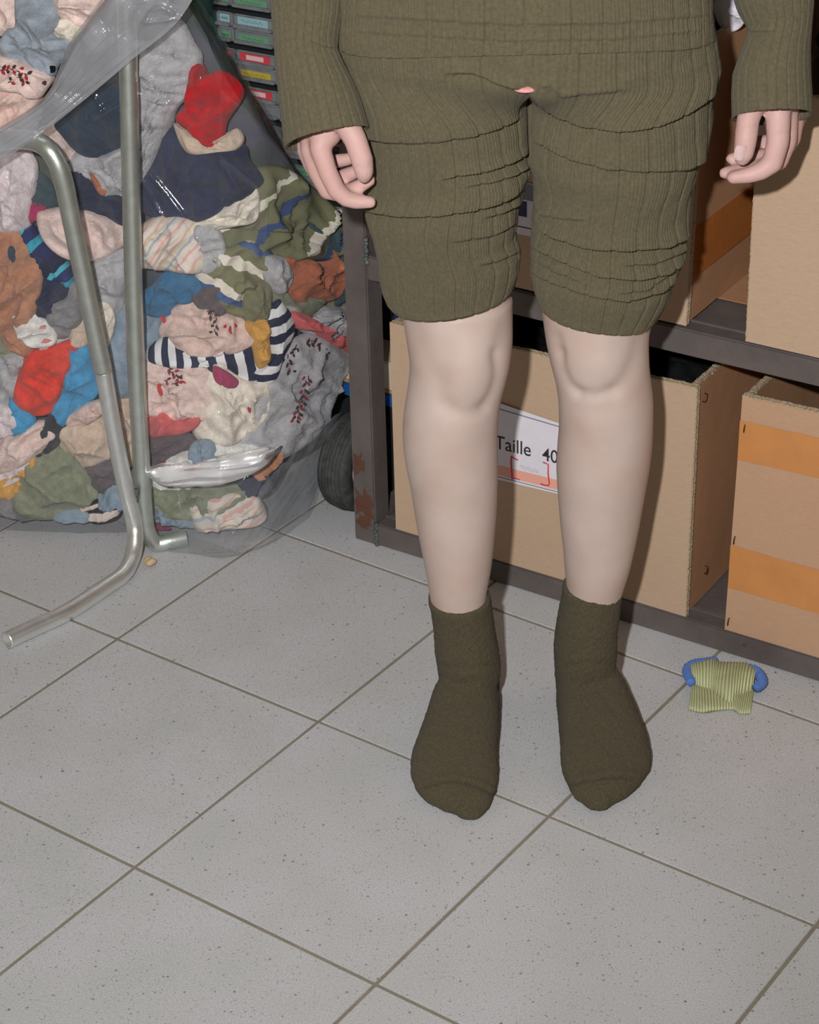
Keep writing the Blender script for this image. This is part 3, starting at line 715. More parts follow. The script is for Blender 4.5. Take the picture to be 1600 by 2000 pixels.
legL = [(150, 700, 1016), (260, 732, 1016), (330, 735, 1012), (400, 745, 1004), (500, 768, 1002), (580, 783, 1001), (600, 784, 1001), (662, 795, 1001), (704, 801, 996), (745, 797, 986), (766, 794, 980), (786, 790, 976), (827, 786, 972), (869, 787, 972), (910, 793, 973), (951, 802, 973), (992, 808, 972), (1034, 815, 969), (1075, 823, 965), (1116, 831, 960), (1157, 838, 952), (1180, 842, 950), (1240, 851, 948), (1310, 852, 962)]
legR = [(150, 1036, 1370), (260, 1036, 1372), (330, 1042, 1352), (400, 1048, 1330), (500, 1050, 1310), (560, 1054, 1290), (605, 1058, 1276), (634, 1062, 1268), (662, 1066, 1265), (704, 1075, 1266), (724, 1081, 1268), (745, 1086, 1271), (766, 1089, 1274), (786, 1091, 1275), (827, 1092, 1275), (869, 1089, 1274), (910, 1087, 1270), (951, 1089, 1263), (1034, 1096, 1249), (1075, 1101, 1240), (1116, 1104, 1231), (1157, 1108, 1217), (1180, 1110, 1212), (1240, 1098, 1200), (1310, 1092, 1196)]
def ry_fac(py):
    q = py + np.linspace(-50, 50, 11)
    return float(np.interp(q, [150, 400, 600, 740, 800, 900, 1050, 1160, 1300], [0.92, 0.98, 1.0, 1.04, 1.05, 1.09, 1.12, 1.17, 1.12]).mean())
def yoff(py):          # knees a touch forward, calves a touch back
    q = py + np.linspace(-70, 70, 15)
    return float(np.interp(q, [150, 500, 720, 820, 950, 1100, 1300], [0, -0.004, -0.011, -0.004, 0.005, 0.006, 0.004]).mean())

creases = {
 'L': [([(877, 690), (868, 715), (862, 742), (866, 770), (880, 795)], 21, 0.0024), ([(968, 690), (972, 715), (968, 745), (958, 772), (945, 795)], 12, 0.0034), ([(866, 790), (890, 806), (915, 808), (945, 797)], 15, 0.0021), ([(815, 650), (830, 690), (845, 735)], 20, 0.0017), ([(985, 640), (975, 675), (966, 705)], 17, 0.0018)],
 'R': [([(1094, 690), (1098, 720), (1110, 748), (1130, 768)], 11, 0.0034), ([(1130, 766), (1165, 772), (1200, 762)], 12, 0.0027), ([(1200, 762), (1226, 735), (1240, 700), (1252, 660)], 17, 0.0027), ([(1088, 660), (1092, 690)], 12, 0.0027), ([(1120, 790), (1150, 806), (1190, 800)], 18, 0.0013)],
}
bumps = {'L': [((912, 742), 46, 46, 0.0055), ((925, 690), 50, 40, 0.003), ((905, 840), 30, 40, 0.002)], 'R': [((1165, 712), 48, 44, 0.0055), ((1165, 655), 50, 36, 0.002), ((1160, 830), 30, 40, 0.002)]}

body = MB()
for key, tab in (('L', legL), ('R', legR)):
    ys = np.arange(150, 1290, 4.0); rows = interp_rows(tab, ys)
    # smooth the outline a little
    arr = np.array(rows); k = np.hanning(15)[1:-1]; k /= k.sum()
    for c in (1, 2): arr[6:-6, c] = np.convolve(arr[:, c], k, 'valid')
    th = np.linspace(0, 2 * PI, 110, endpoint=False); rings = []
    for (py, xl, xr) in arr:
        (c, rx), = rows_to_rings([(py, xl, xr)], YA, None, None)
        g = -0.010 if py < 520 else (-0.003 if (py < 575 or py > 1215) else 0.0)
        ry = (rx + g) * ry_fac(py)
        rings.append(np.stack([c[0] + (rx + g) * np.cos(th), c[1] + yoff(py) + ry * np.sin(th), np.full(len(th), c[2])], 1))
    R = np.array(rings); n_, m_ = R.shape[:2]
    P = R.reshape(-1, 3); px, py = proj(P); d = np.zeros(len(P))
    frontw = np.clip(-np.tile(np.sin(th), n_) * 2.2, 0, 1)
    for poly, w, A in creases[key]: d -= A * np.exp(-(poly_dist(px, py, poly) / w) ** 2)
    for (cx, cy), sx, sy, A in bumps[key]: d += A * np.exp(-((px - cx) / sx) ** 2 - ((py - cy) / sy) ** 2)
    dirs = np.stack([np.tile(np.cos(th), n_), np.tile(np.sin(th), n_), np.zeros(len(P))], 1)
    P = P + dirs * (d * frontw)[:, None]
    body.loft(P.reshape(n_, m_, 3)[::-1])
# feet
footL = [(1290, 862, 972), (1340, 856, 974), (1400, 838, 970), (1460, 815, 968), (1500, 808, 968), (1540, 818, 962), (1570, 850, 950)]
def W(px, py, Y): return at_y(px, py, Y)
SOCKS = {
 'L': dict(cuff=[(1163, 837, 957), (1174, 838, 957), (1195, 844, 960), (1232, 851, 965), (1276, 853, 974), (1300, 856, 977), (1319, 859, 976)],
           foot=[(1290, 856, 977, .098), (1320, 858, 976, .096), (1366, 846, 974, .083), (1421, 826, 972, .066), (1475, 807, 970, .053), (1504, 804, 971, .045), (1533, 813, 968, .038), (1556, 832, 960, .032), (1575, 868, 952, .026), (1584, 892, 944, .020)],
           seam=[(829, 1537), (855, 1527), (887, 1523), (925, 1531), (950, 1542), (963, 1552)], top=1182),
 'R': dict(cuff=[(1140, 1101, 1213), (1160, 1100, 1213), (1192, 1093, 1209), (1228, 1088, 1205), (1261, 1084, 1203), (1294, 1085, 1201), (1318, 1086, 1201)],
           foot=[(1280, 1084, 1200, .098), (1318, 1086, 1202, .096), (1352, 1087, 1220, .083), (1395, 1091, 1242, .068), (1446, 1096, 1264, .054), (1479, 1097, 1271, .046), (1500, 1099, 1268, .041), (1530, 1112, 1246, .034), (1552, 1122, 1222, .028), (1566, 1142, 1195, .022)],
           seam=[(1112, 1533), (1140, 1524), (1180, 1518), (1215, 1517), (1240, 1522)], top=1168),
}
def foot_mb(d, grow, cuff_from):
    mb = MB(); th = np.linspace(0, 2 * PI, 40, endpoint=False)
    cuff = [r for r in d['cuff'] if r[0] >= cuff_from]
    rings = []
    for py, xl, xr in cuff:
        (c, rx), = rows_to_rings([(py, xl, xr)], YA + 0.006, None, None)
        rings.append(np.stack([c[0] + (rx + grow) * np.cos(th), c[1] + (rx * ry_fac(1150) + grow) * np.sin(th), np.full(40, c[2])], 1))
    c0, r0 = rings[-1].mean(0), (rings[-1][:, 0].max() - rings[-1][:, 0].min()) / 2
    for z, fx, dy, fy in ((0.052, 0.99, 0.012, 1.10), (0.036, 0.92, 0.014, 1.06), (0.02, 0.86, 0.014, 1.0), (0.006 - grow, 0.72, 0.014, 0.84)):
        if z < c0[2] - 0.004:
            rings.append(np.stack([c0[0] + r0 * fx * np.cos(th), c0[1] + dy + r0 * 1.2 * fy * np.sin(th), np.full(40, max(z, 0.002))], 1))
    R = np.array(rings)
    if len(R) > 1: mb.loft(R[::-1])
    # foot: stations from ankle to toes, each an upright slice resting on the floor
    st = []
    for py, xl, xr, h in d['foot']:
        zc = h * 0.45; a = at_z(xl, py, zc); b = at_z(xr, py, zc); st.append((a, b, h))
    # heel stations behind
    a0, b0, _ = st[0]; hc = (a0 + b0) / 2
    ax = np.array([c0[0], YA + 0.02, 0]) ; fwd = np.array([(st[-1][0][0] + st[-1][1][0]) / 2 - ax[0], (st[-1][0][1]) - ax[1], 0]); fwd /= np.linalg.norm(fwd)
    sl = []
    for back, hw, h in ((0.046, 0.010, 0.030), (0.040, 0.019, 0.045), (0.028, 0.026, 0.058), (0.010, 0.030, 0.075)):
        c = ax - fwd * (back - 0.012); sl.append((c - np.array([hw, 0, 0]), c + np.array([hw, 0, 0]), h))
    for a, b, h in st: sl.append((a, b, h))
    # shrink to smooth monotone list by Y
    sl = [s for s in sl]
    sl.sort(key=lambda s: -(s[0][1] + s[1][1]))
    rings = []
    t = np.linspace(0, 2 * PI, 40, endpoint=False)
    for a, b, h in sl:
        c = (a + b) / 2; hw = np.linalg.norm((b - a)[:2]) / 2 + grow; hh = h + grow
        co, si = np.cos(t), np.sin(t)
        x = hw * np.sign(co) * np.abs(co) ** 0.85
        zz = np.where(si >= 0, hh * (0.42 + 0.58 * np.abs(si) ** 0.95), hh * (0.42 - 0.42 * np.abs(si) ** 0.55))
        rings.append(np.stack([c[0] + x, np.full(40, c[1]), np.maximum(zz, 0.0012 if grow >= 0 else 0.006)], 1))
    last = rings[-1]; rings.append(last.mean(0) * np.array([1, 1, 0.0]) + np.array([0, -0.010, 0.008]) + (last - last.mean(0)) * np.array([0.55, 1, 0.5]))
    mb.loft(rings); return mb
for k in 'LR':
    fb = foot_mb(SOCKS[k], -0.009, 1240)
    body.V += fb.V; body.F += [[i + body.n for i in f] for f in fb.F]; body.n += fb.n
# pelvis, torso, neck, head
hipc = at_y(1030, 100, YA)
def ell(c, rx, ry, k=2.0, m=64):
    t = np.linspace(0, 2 * PI, m, endpoint=False); co, si = np.cos(t), np.sin(t)
    return np.stack([c[0] + rx * np.sign(co) * np.abs(co) ** (2 / k), c[1] + ry * np.sign(si) * np.abs(si) ** (2 / k), np.full(m, c[2])], 1)
cx = hipc[0]
body.loft([ell((cx, YA + 0.005, z), rx, ry, 2.3) for z, rx, ry in ((0.80, .05, .03), (0.82, .11, .06), (0.845, .14, .08), (0.88, .15, .092), (0.92, .155, .098), (1.02, .138, .09), (1.14, .155, .10), (1.25, .165, .095), (1.31, .14, .075), (1.35, .075, .055), (1.38, .052, .052), (1.43, .05, .052), (1.46, .045, .05))])
body.sphere((cx, YA - 0.012, 1.545), (0.073, 0.092, 0.112), 16, 24)
body.cone((cx, YA - 0.098, 1.555), (cx, YA - 0.116, 1.525), 0.008, 0.012)
for sx in (-1, 1): body.sphere((cx + sx * 0.073, YA, 1.54), (0.008, 0.018, 0.03), 6, 12)
# arms and hands
def J(px, py, Y): return at_y(px, py, Y)
HY = 1.992
def hand(spec, Y0):
    for ch in spec: body.chain([(J(px, py, Y0 + dy), r) for px, py, dy, r in ch])
sh_l, el_l = (cx - 0.155, YA + 0.01, 1.285), tuple(J(600, -240, YA + 0.02))
sh_r, el_r = (cx + 0.155, YA + 0.01, 1.285), tuple(J(1512, -240, YA + 0.02))
wl = J(628, 205, HY + 0.028); wr = J(1525, 150, HY + 0.028)
body.chain([(sh_l, .046), (el_l, .031), (wl, .0215)]); body.chain([(sh_r, .046), (el_r, .031), (wr, .0215)])
hand([
 [(638, 210, .022, .0205), (634, 255, .014, .0190), (625, 288, .002, .0112)],                                            # palm to index knuckle
 [(628, 210, .028, .0205), (618, 252, .024, .0185), (607, 292, .018, .0110)],
 [(620, 208, .036, .0190), (606, 250, .040, .0170), (598, 290, .035, .0105)],
 [(615, 206, .042, .0175), (600, 245, .054, .0150), (592, 280, .052, .0098)],
 [(625, 288, .002, .0112), (640, 335, -.002, .0102), (657, 371, -.004, .0098), (676, 388, -.005, .0086), (694, 393, -.005, .0082), (724, 395, -.005, .0064)],
 [(607, 292, .018, .0110), (620, 335, .018, .0100), (640, 372, .018, .0096), (668, 378, .014, .0088), (688, 372, .010, .0084), (722, 352, .006, .0066)],
 [(598, 290, .035, .0105), (612, 325, .036, .0098), (632, 352, .036, .0092), (660, 350, .032, .0084), (684, 340, .028, .0080), (700, 333, .024, .0066)],
 [(592, 280, .052, .0098), (606, 305, .054, .0090), (626, 322, .054, .0084), (650, 316, .050, .0076), (674, 312, .046, .0072), (692, 309, .042, .0058)],
 [(655, 215, .010, .0165), (676, 240, -.004, .0135), (694, 272, -.012, .0118), (707, 312, -.015, .0116), (711, 335, -.015, .0100), (711, 343, -.014, .0080)],
], HY)
hand([
 [(1515, 160, .022, .0205), (1518, 195, .012, .0190), (1520, 228, .002, .0125)],
 [(1525, 160, .028, .0205), (1532, 195, .024, .0180), (1538, 232, .020, .0112)],
 [(1535, 158, .036, .0190), (1545, 192, .040, .0165), (1552, 232, .036, .0105)],
 [(1540, 156, .042, .0175), (1555, 188, .054, .0145), (1560, 225, .052, .0098)],
 [(1520, 228, .002, .0130), (1520, 275, -.003, .0118), (1509, 318, -.005, .0108), (1487, 334, -.006, .0096), (1462, 342, -.006, .0086), (1432, 347, -.005, .0068)],
 [(1538, 232, .020, .0112), (1538, 275, .018, .0102), (1522, 315, .016, .0096), (1480, 330, .013, .0086), (1450, 334, .010, .0082), (1416, 338, .008, .0064)],
 [(1552, 232, .036, .0105), (1547, 270, .036, .0096), (1528, 300, .034, .0090), (1490, 306, .030, .0082), (1455, 308, .026, .0078), (1429, 310, .022, .0062)],
 [(1560, 225, .052, .0098), (1552, 250, .054, .0086), (1530, 272, .054, .0080), (1505, 275, .050, .0074), (1480, 278, .046, .0070), (1462, 282, .042, .0056)],
 [(1492, 165, .014, .0160), (1474, 195, .004, .0130), (1461, 235, -.006, .0118), (1457, 272, -.012, .0116), (1453, 298, -.014, .0106), (1450, 308, -.013, .0085)],
], HY)
bme = remesh(body.mesh('body'), 0.0025, 5, 'body')
# finger creases and knuckles
V = get_co(bme); Nn = get_no(bme); px, py = proj(V); fr = np.clip(-Nn[:, 1] * 1.5 + 0.2, 0, 1); d = np.zeros(len(V))
for poly, w, A in (([(697, 326), (712, 329), (725, 325)], 3, .0008), ([(700, 318), (716, 320), (727, 316)], 3, .0006), ([(1438, 248), (1458, 252), (1478, 247)], 3, .0008), ([(1440, 255), (1460, 260), (1477, 256)], 3, .0006), ([(688, 385), (693, 380)], 4, .0007), ([(1494, 262), (1520, 264), (1545, 258)], 3, .0005)):
    d -= A * np.exp(-(poly_dist(px, py, poly) / w) ** 2)
V += Nn * (d * fr)[:, None]; set_co(bme, V)
bo = link('body', bme, M_SKIN); rel(bo, person)
# fingernails on the visible thumb
def nail(cx_, cy_, Y, w, h, tilt, lab):
    c = J(cx_, cy_, Y); k = 9; rings = []
    for u in np.linspace(-1, 1, k):
        row = []
        for v in np.linspace(-1, 1, k):
            fx = math.sqrt(max(0.0, 1 - 0.55 * v ** 4)); x = u * w * fx; z = v * h
            row.append(c + np.array([x + tilt * z, 0.42 * abs(u) ** 2 * w - 0.10 * z, z]))
        rings.append(row)
    G = np.array(rings); B_ = G + np.array([0, 0.0012, 0])
    V = np.concatenate([G.reshape(-1, 3), B_.reshape(-1, 3)])
    F = [list(f) for f in grid_faces(k, k, False)] + [list(f[::-1]) for f in grid_faces(k, k, False, k * k)]
    o = link('fingernail', mesh_np('fingernail', V, F), M_NAIL); rel(o, bo); return o
nail(1448.5, 300, HY - .0250, 0.0066, 0.0078, 0.10, '')

# --- shorts
def knit_u(m, ribs, wide_every, amp_f, amp_w, ph=0.0, power=1.5):
    t = np.linspace(0, 1, m, endpoint=False) * ribs + ph
    f = 0.5 + 0.5 * np.cos(2 * PI * t)
    w = np.abs(((t / wide_every) % 1.0) - 0.5) * 2          # 1 at the groove
    g = np.exp(-((1 - w) * wide_every * 0.75) ** 2)
    return amp_f * (f ** 0.7) - amp_w * g

shL = [(-120, 668, 1028), (0, 662, 1028), (90, 665, 1028), (182, 690, 1032), (256, 716, 1033), (304, 722, 1034), (331, 720, 1036), (364, 716, 1024), (388, 714, 1017), (415, 715, 1009), (449, 726, 1003), (475, 734, 1010), (496, 739, 1014), (533, 743, 1011), (552, 748, 1006), (568, 757, 1000), (578, 768, 992)]
shR = [(-120, 1028, 1388), (0, 1028, 1388), (86, 1028, 1397), (127, 1028, 1406), (187, 1024, 1391), (225, 1023, 1388), (262, 1024, 1385), (300, 1030, 1374), (337, 1041, 1360), (356, 1043, 1352), (400, 1042, 1345), (469, 1041, 1339), (495, 1040, 1337), (536, 1039, 1319), (560, 1041, 1308), (581, 1046, 1296), (600, 1053, 1282), (610, 1060, 1272)]
foldsL = [
 ([(690, 258), (729, 273), (756, 278), (807, 280), (857, 278), (925, 267), (975, 250), (1018, 228)], .0050, 34, .75, 22),
 ([(860, 352), (891, 344), (940, 338), (985, 322), (1034, 298)], .0060, 16, .7, 14),
 ([(905, 366), (960, 356), (1005, 342), (1040, 325)], .0045, 10, .6, 9),
 ([(700, 408), (740, 418), (790, 424), (857, 422), (925, 412), (976, 398), (1022, 372)], .0060, 24, .8, 18),
 ([(940, 428), (980, 418), (1024, 398)], .0045, 9, .6, 9),
 ([(878, 474), (898, 472), (959, 462), (1010, 436)], .0035, 16, .6, 12),
 ([(930, 520), (970, 512), (1016, 490)], .003, 12, .6, 10),
 ([(864, 147), (895, 142), (925, 143), (969, 163), (1003, 174), (1030, 180)], .0062, 16, .7, 14),
]
foldsR = [
 ([(1034, 192), (1052, 206), (1094, 232), (1139, 249), (1214, 259), (1281, 249), (1337, 225), (1400, 180)], .0060, 34, .8, 22),
 ([(1034, 262), (1049, 277), (1112, 311), (1187, 332), (1262, 336), (1337, 332), (1385, 312)], .0055, 30, .75, 18),
 ([(1036, 395), (1060, 420), (1110, 428), (1150, 430)], .003, 12, .5, 10),
 ([(1036, 425), (1075, 461), (1150, 487), (1225, 491), (1300, 484), (1350, 462)], .0060, 22, .8, 16),
 ([(1036, 480), (1094, 510), (1169, 540), (1244, 547), (1300, 536), (1340, 512)], .0055, 15, .75, 13),
 ([(1036, 530), (1080, 552), (1150, 577), (1225, 589), (1290, 572), (1325, 545)], .0050, 15, .75, 13),
 ([(1042, 505), (1085, 530), (1140, 552)], .0035, 8, .6, 8), ([(1210, 520), (1280, 514), (1345, 488)], .0040, 9, .6, 9), ([(1200, 572), (1262, 566), (1325, 530)], .0035, 9, .6, 9),
 ([(1047, 170), (1075, 167), (1097, 190), (1150, 184), (1230, 176)], .0046, 14, .6, 12),
]
def shorts_tube(tab, folds, side, rib_ph):
    m = 150 * 4; hem = tab[-1][0]
    ys = np.concatenate([np.arange(hem, 150, -1.9), np.arange(150, -121, -4.0)])
    rows = interp_rows(tab, ys); th = np.linspace(0, 2 * PI, m, endpoint=False)
    co, si = np.cos(th), np.sin(th); rings = []; mid = cx
    for py, xl, xr in rows:
        (c, rx), = rows_to_rings([(py, xl, xr)], YA, None, None)
        ry = float(np.interp(py, [-120, 0, 90, 180, 260, 330, 420, 520, 610], [.118, .120, .118, .106, .097, .092, .086, .080, .072]))
        k = np.clip((py - 330) / (610 - 330), 0, 1)
        circ = np.stack([c[0] + rx * co, c[1] + yoff(py) + ry * si], 1)
        # half pelvis: outline of the whole hip on the outer side, straight wall at the middle
        w = np.clip((196 - py) / 95.0, 0, 1); w = w * w * (3 - 2 * w)
        if w > 0:
            (c2, rx2), = rows_to_rings([(py, 1028 - (xr - xl) if side < 0 else 1028 - (xr - xl), 1028 + (xr - xl))], YA, None, None)
            e = 2.5; xo = rx2 * np.sign(co) * np.abs(co) ** (2 / e); yo = ry * np.sign(si) * np.abs(si) ** (2 / e)
            # map the circle angle so that the outer half covers the half hip
            ang = th.copy()
            if side < 0:      # outer side is -x (theta = pi): use angles in [pi/2, 3pi/2] for most of the ring
                u = ((th - PI + PI) % (2 * PI)) - PI; u = ((th - PI + 3 * PI) % (2 * PI)) - PI
            else:
                u = ((th + PI) % (2 * PI)) - PI
            lim = 0.80 * PI; outer = np.abs(u) <= lim
            a2 = u / lim * (PI / 2)
            X = np.where(outer, side * rx2 * np.abs(np.cos(a2)) ** (2 / e), 0)
            sgn = np.sin(a2) * (1 if side > 0 else -1)
            Y = np.where(outer, ry * np.sign(sgn) * np.abs(np.sin(a2)) ** (2 / e), 0)
            inner = ~outer
            q = np.clip((PI - np.abs(u)) / (PI - lim), 0, 1)      # 1 at the rim of the wall, 0 at its middle
            Yi = ry * q * np.sign(u) * (1 if side > 0 else -1); Y = np.where(inner, Yi, Y)
            X = X - side * 0.005 * (np.abs(X) < 0.02); half = np.stack([at_y(1027, py, YA)[0] + X, np.full(m, YA) + Y], 1)
            circ = circ * (1 - w) + half * w
        hemw = np.exp(-((hem - py) / 70.0) ** 2)
        dz = hemw * (-si * 0.010 + (0.0085 if side < 0 else -0.0085) * co)
        rings.append(np.concatenate([circ, (np.full(m, c[2]) + dz)[:, None]], 1))
    R = np.array(rings); n_ = len(R)
    P = R.reshape(-1, 3)
    tang = np.roll(R, -1, 1) - np.roll(R, 1, 1); nn = np.stack([tang[..., 1], -tang[..., 0], 0 * tang[..., 0]], -1); nn /= np.linalg.norm(nn, axis=-1, keepdims=True) + 1e-9
    nn = nn.reshape(-1, 3)
    px, py = proj(P); frontw = np.clip(0.35 - nn[:, 1] * 1.6, 0, 1); d = np.zeros(len(P))
    for poly, A, up, B, dn in folds: d += fold(px, py, poly, A, up, B, dn)
    # cloth relief
    rel_ = fbm(P * np.array([1, 1, 2.0]), 16, 3 if side < 0 else 8, 3) * 0.0016
    # ribs follow the ring parameter; where folds swell they lean a little
    lean = 0.9 * np.sin(P[:, 2] * 38 + (0 if side < 0 else 2)) + 25 * d
    tt = np.tile(np.linspace(0, 1, m, endpoint=False), n_) * 147 + rib_ph + 0.35 * lean
    f = 0.5 + 0.5 * np.cos(2 * PI * tt); wv = np.abs(((tt / 7.0) % 1.0) - 0.5) * 2; g = np.exp(-((1 - wv) * 5.0) ** 2)
    ribs = 0.0014 * f ** 0.7 - 0.0028 * g
    edge = np.clip((P[:, 2] - R[0].mean(0)[2] + 0.0) / 0.012, 0, 1).reshape(n_, m); edge[:] = np.clip(np.arange(n_) / 6.0, 0, 1)[:, None]
    roll = 0.0012 * np.exp(-(np.arange(n_) / 5.0) ** 2)
    P = P + nn * ((d * frontw + rel_ + ribs * (0.5 + 0.5 * edge.ravel())) + np.repeat(roll, m))[:, None]
    P = P.reshape(n_, m, 3)
    N3 = nn.reshape(n_, m, 3)
    P = np.concatenate([(P[16] - N3[16] * 0.005)[None], (P[7] - N3[7] * 0.0045)[None], (P[0] - N3[0] * 0.004)[None], P], 0)
    return P
shm = MB.__new__(MB)
A_ = shorts_tube(shL, foldsL, -1, 0.0); B_ = shorts_tube(shR, foldsR, 1, 3.0)
def join_grids(name, grids):
    V = []; F = []; off = 0
    for G in grids:
        n, m = G.shape[:2]; V.append(G.reshape(-1, 3)); F.append(grid_faces(n, m, True, off)); off += n * m
    return mesh_np(name, np.concatenate(V), np.concatenate(F))
so = link('shorts', join_grids('shorts', [A_, B_]), M_OLIVE); rel(so, person)
pk = MB(); pc = J(1027, 173.5, YA - 0.1135); pk.sphere(pc, (0.0115, 0.009, 0.0034), 10, 18)
o = link('skin_gap', pk.mesh('skin_gap'), M_PINK); rel(o, bo)

# --- jumper: body tube whose hem lies over the shorts, and two sleeves
def jumper_body():
    m = 290 * 4; th = np.linspace(0, 2 * PI, m, endpoint=False); co, si = np.cos(th), np.sin(th); e = 2.5
    rows = np.concatenate([np.arange(36, -64, -2.0), np.arange(-64, -700, -14.0)]); rings = []
    for k, py in enumerate(rows):
        if py > -64:
            xl = np.interp(py, [-64, 0, 40], [660, 657, 655]); xr = np.interp(py, [-64, 0, 40], [1386, 1390, 1394])
            (c, rx), = rows_to_rings([(py, xl, xr)], YA, None, None); z = c[2]; x0 = c[0]; ry = 0.1235
            last = (x0, rx, z)
        else:
            z = last[2] + (-64 - py) * 0.00062
            q = np.clip((z - last[2]) / 0.42, 0, 1); x0 = last[0] * (1 - q) + cx * q
            rx = float(np.interp(z, [last[2], 1.05, 1.2, 1.29, 1.34, 1.37], [last[1], .165, .178, .165, .10, .065])); ry = float(np.interp(z, [last[2], 1.05, 1.2, 1.29, 1.34, 1.37], [.1235, .112, .112, .098, .075, .062]))
        dz = -0.016 * np.abs(co) ** 2.0 * np.exp(-((36 - py) / 60.0) ** 2) if py > -64 else 0 * co
        rings.append(np.stack([x0 + rx * np.sign(co) * np.abs(co) ** (2 / e), YA + ry * np.sign(si) * np.abs(si) ** (2 / e), z + dz], 1))
        if z > 1.37: break
    R = np.array(rings); n_ = len(R); tang = np.roll(R, -1, 1) - np.roll(R, 1, 1); nn = np.stack([tang[..., 1], -tang[..., 0], 0 * tang[..., 0]], -1); nn /= np.linalg.norm(nn, axis=-1, keepdims=True) + 1e-9
    P = R.reshape(-1, 3); nn = nn.reshape(-1, 3); px, py = proj(P); d = np.zeros(len(P)); fw = np.clip(0.35 - nn[:, 1] * 1.6, 0, 1)
    d += fold(px, py, [(690, 30), (800, 38), (1000, 50), (1200, 46), (1380, 30)], .0013, 14, .7, 12)
    d += fold(px, py, [(690, 62), (800, 70), (1000, 82), (1200, 78), (1370, 60)], .0013, 12, .7, 11)
    d += fbm(P, 14, 21, 3) * 0.0016
    # gathers between the two bands
    yb = np.interp(px, [690, 800, 1000, 1200, 1380], [50, 58, 70, 66, 50]); gat = np.exp(-((py - yb) / 16.0) ** 2)
    tt = np.tile(np.linspace(0, 1, m, endpoint=False), n_) * 290 + 0.4 * np.sin(P[:, 2] * 40)
    f = 0.5 + 0.5 * np.cos(2 * PI * tt); wv = np.abs(((tt / 7.0) % 1.0) - 0.5) * 2; g = np.exp(-((1 - wv) * 5.0) ** 2)
    ribs = 0.0014 * f ** 0.7 - 0.0024 * g - gat * 0.0020 * (0.5 + 0.5 * np.cos(2 * PI * tt / 2))
    P = (P + nn * (d * fw + ribs)[:, None]).reshape(n_, m, 3)
    N3 = nn.reshape(n_, m, 3)
    return np.concatenate([(P[12] - N3[12] * 0.004)[None], (P[6] - N3[6] * 0.0035)[None], (P[0] - N3[0] * 0.003)[None], P], 0)
jo = link('jumper', join_grids('jumper', [jumper_body()]), M_OLIVE); rel(jo, person)

def sleeve(tab, Y, elbow, shoulder, front_lift, side, seed, folds):
    m = 24 * 20; th = np.linspace(0, 2 * PI, m, endpoint=False); co, si = np.cos(th), np.sin(th)
    hem = tab[-1][0]; ys = np.arange(hem, -41, -2.2); rows = interp_rows(tab, ys); rings = []
    for py, xl, xr in rows:
        yo = np.interp(py, [-40, hem], [0.030, 0.0])
        (c, rx), = rows_to_rings([(py, xl, xr)], Y + yo, None, None); ry = rx * float(np.interp(py, [-40, hem], [0.90, 0.92]))
        dz = -si * ry * front_lift
        tilt = (0.009 if side < 0 else 0.0) * co * np.exp(-((hem - py) / 80.0) ** 2)
        rings.append(np.stack([c[0] + rx * co, c[1] + ry * si, c[2] + dz + tilt], 1)); lc, lrx, lry = c, rx, ry
    lc = rings[-1].mean(0)
    for tgt, r in ((np.array(elbow), .043), (np.array(elbow) * .5 + np.array(shoulder) * .5, .052), (np.array(shoulder), .055)):
        for u in np.linspace(0.15, 1, 7):
            c = lc + (tgt - lc) * u; rx = lrx + (r - lrx) * u; ry = lry + (r - lry) * u
            rings.append(np.stack([c[0] + rx * co, c[1] + ry * si, c[2] - si * ry * front_lift * (1 - u) * (r == .046)], 1))
        lc, lrx, lry = tgt, r, r
    R = np.array(rings); n_ = len(R); P = R.reshape(-1, 3); nn = np.tile(np.stack([co, si, 0 * co], 1), (n_, 1)); px, py = proj(P); d = np.zeros(len(P)); fw = np.clip(0.3 - nn[:, 1] * 1.5, 0, 1)
    for poly, A, up, B, dn in folds: d += fold(px, py, poly, A, up, B, dn)
    d += fbm(P, 13, seed, 3) * 0.0022
    tt = np.tile(np.linspace(0, 1, m, endpoint=False), n_) * 24 + 0.25 * np.sin(P[:, 2] * 25)
    w = np.abs((tt % 1.0) - 0.5) * 2; g = np.exp(-((1 - w) * 6.5) ** 2); f = 0.5 + 0.5 * np.cos(2 * PI * tt * 5)
    P = (P + nn * (d * fw + 0.0002 * f - 0.0015 * g)[:, None]).reshape(n_, m, 3)
    nn1 = np.stack([co, si, 0 * co], 1)
    return np.concatenate([(P[14] - nn1 * 0.004)[None], (P[7] - nn1 * 0.0035)[None], (P[0] - nn1 * 0.003)[None], P], 0)
slL = [(-40, 524, 676), (0, 527, 674), (50, 531, 668), (95, 535, 660), (130, 538, 674), (159, 541, 688), (200, 546, 704), (270, 553, 722)]
slR = [(-40, 1432, 1590), (0, 1436, 1589), (20, 1443, 1588), (52, 1462, 1586), (70, 1458, 1585), (100, 1446, 1584), (142, 1432, 1585), (180, 1430, 1587), (228, 1431, 1588)]
gA = sleeve(slL, 1.998, el_l, sh_l, 0.56, -1, 31, [([(600, 78), (635, 92), (668, 96)], .003, 20, .5, 14)])
gB = sleeve(slR, 1.998, el_r, sh_r, 0.56, 1, 41, [([(1436, 48), (1470, 62), (1520, 60)], .003, 20, .5, 14)])
o = link('sleeve', join_grids('sleeve', [gA]), M_OLIVE); rel(o, jo)
o = link('sleeve', join_grids('sleeve', [gB]), M_OLIVE); rel(o, jo)

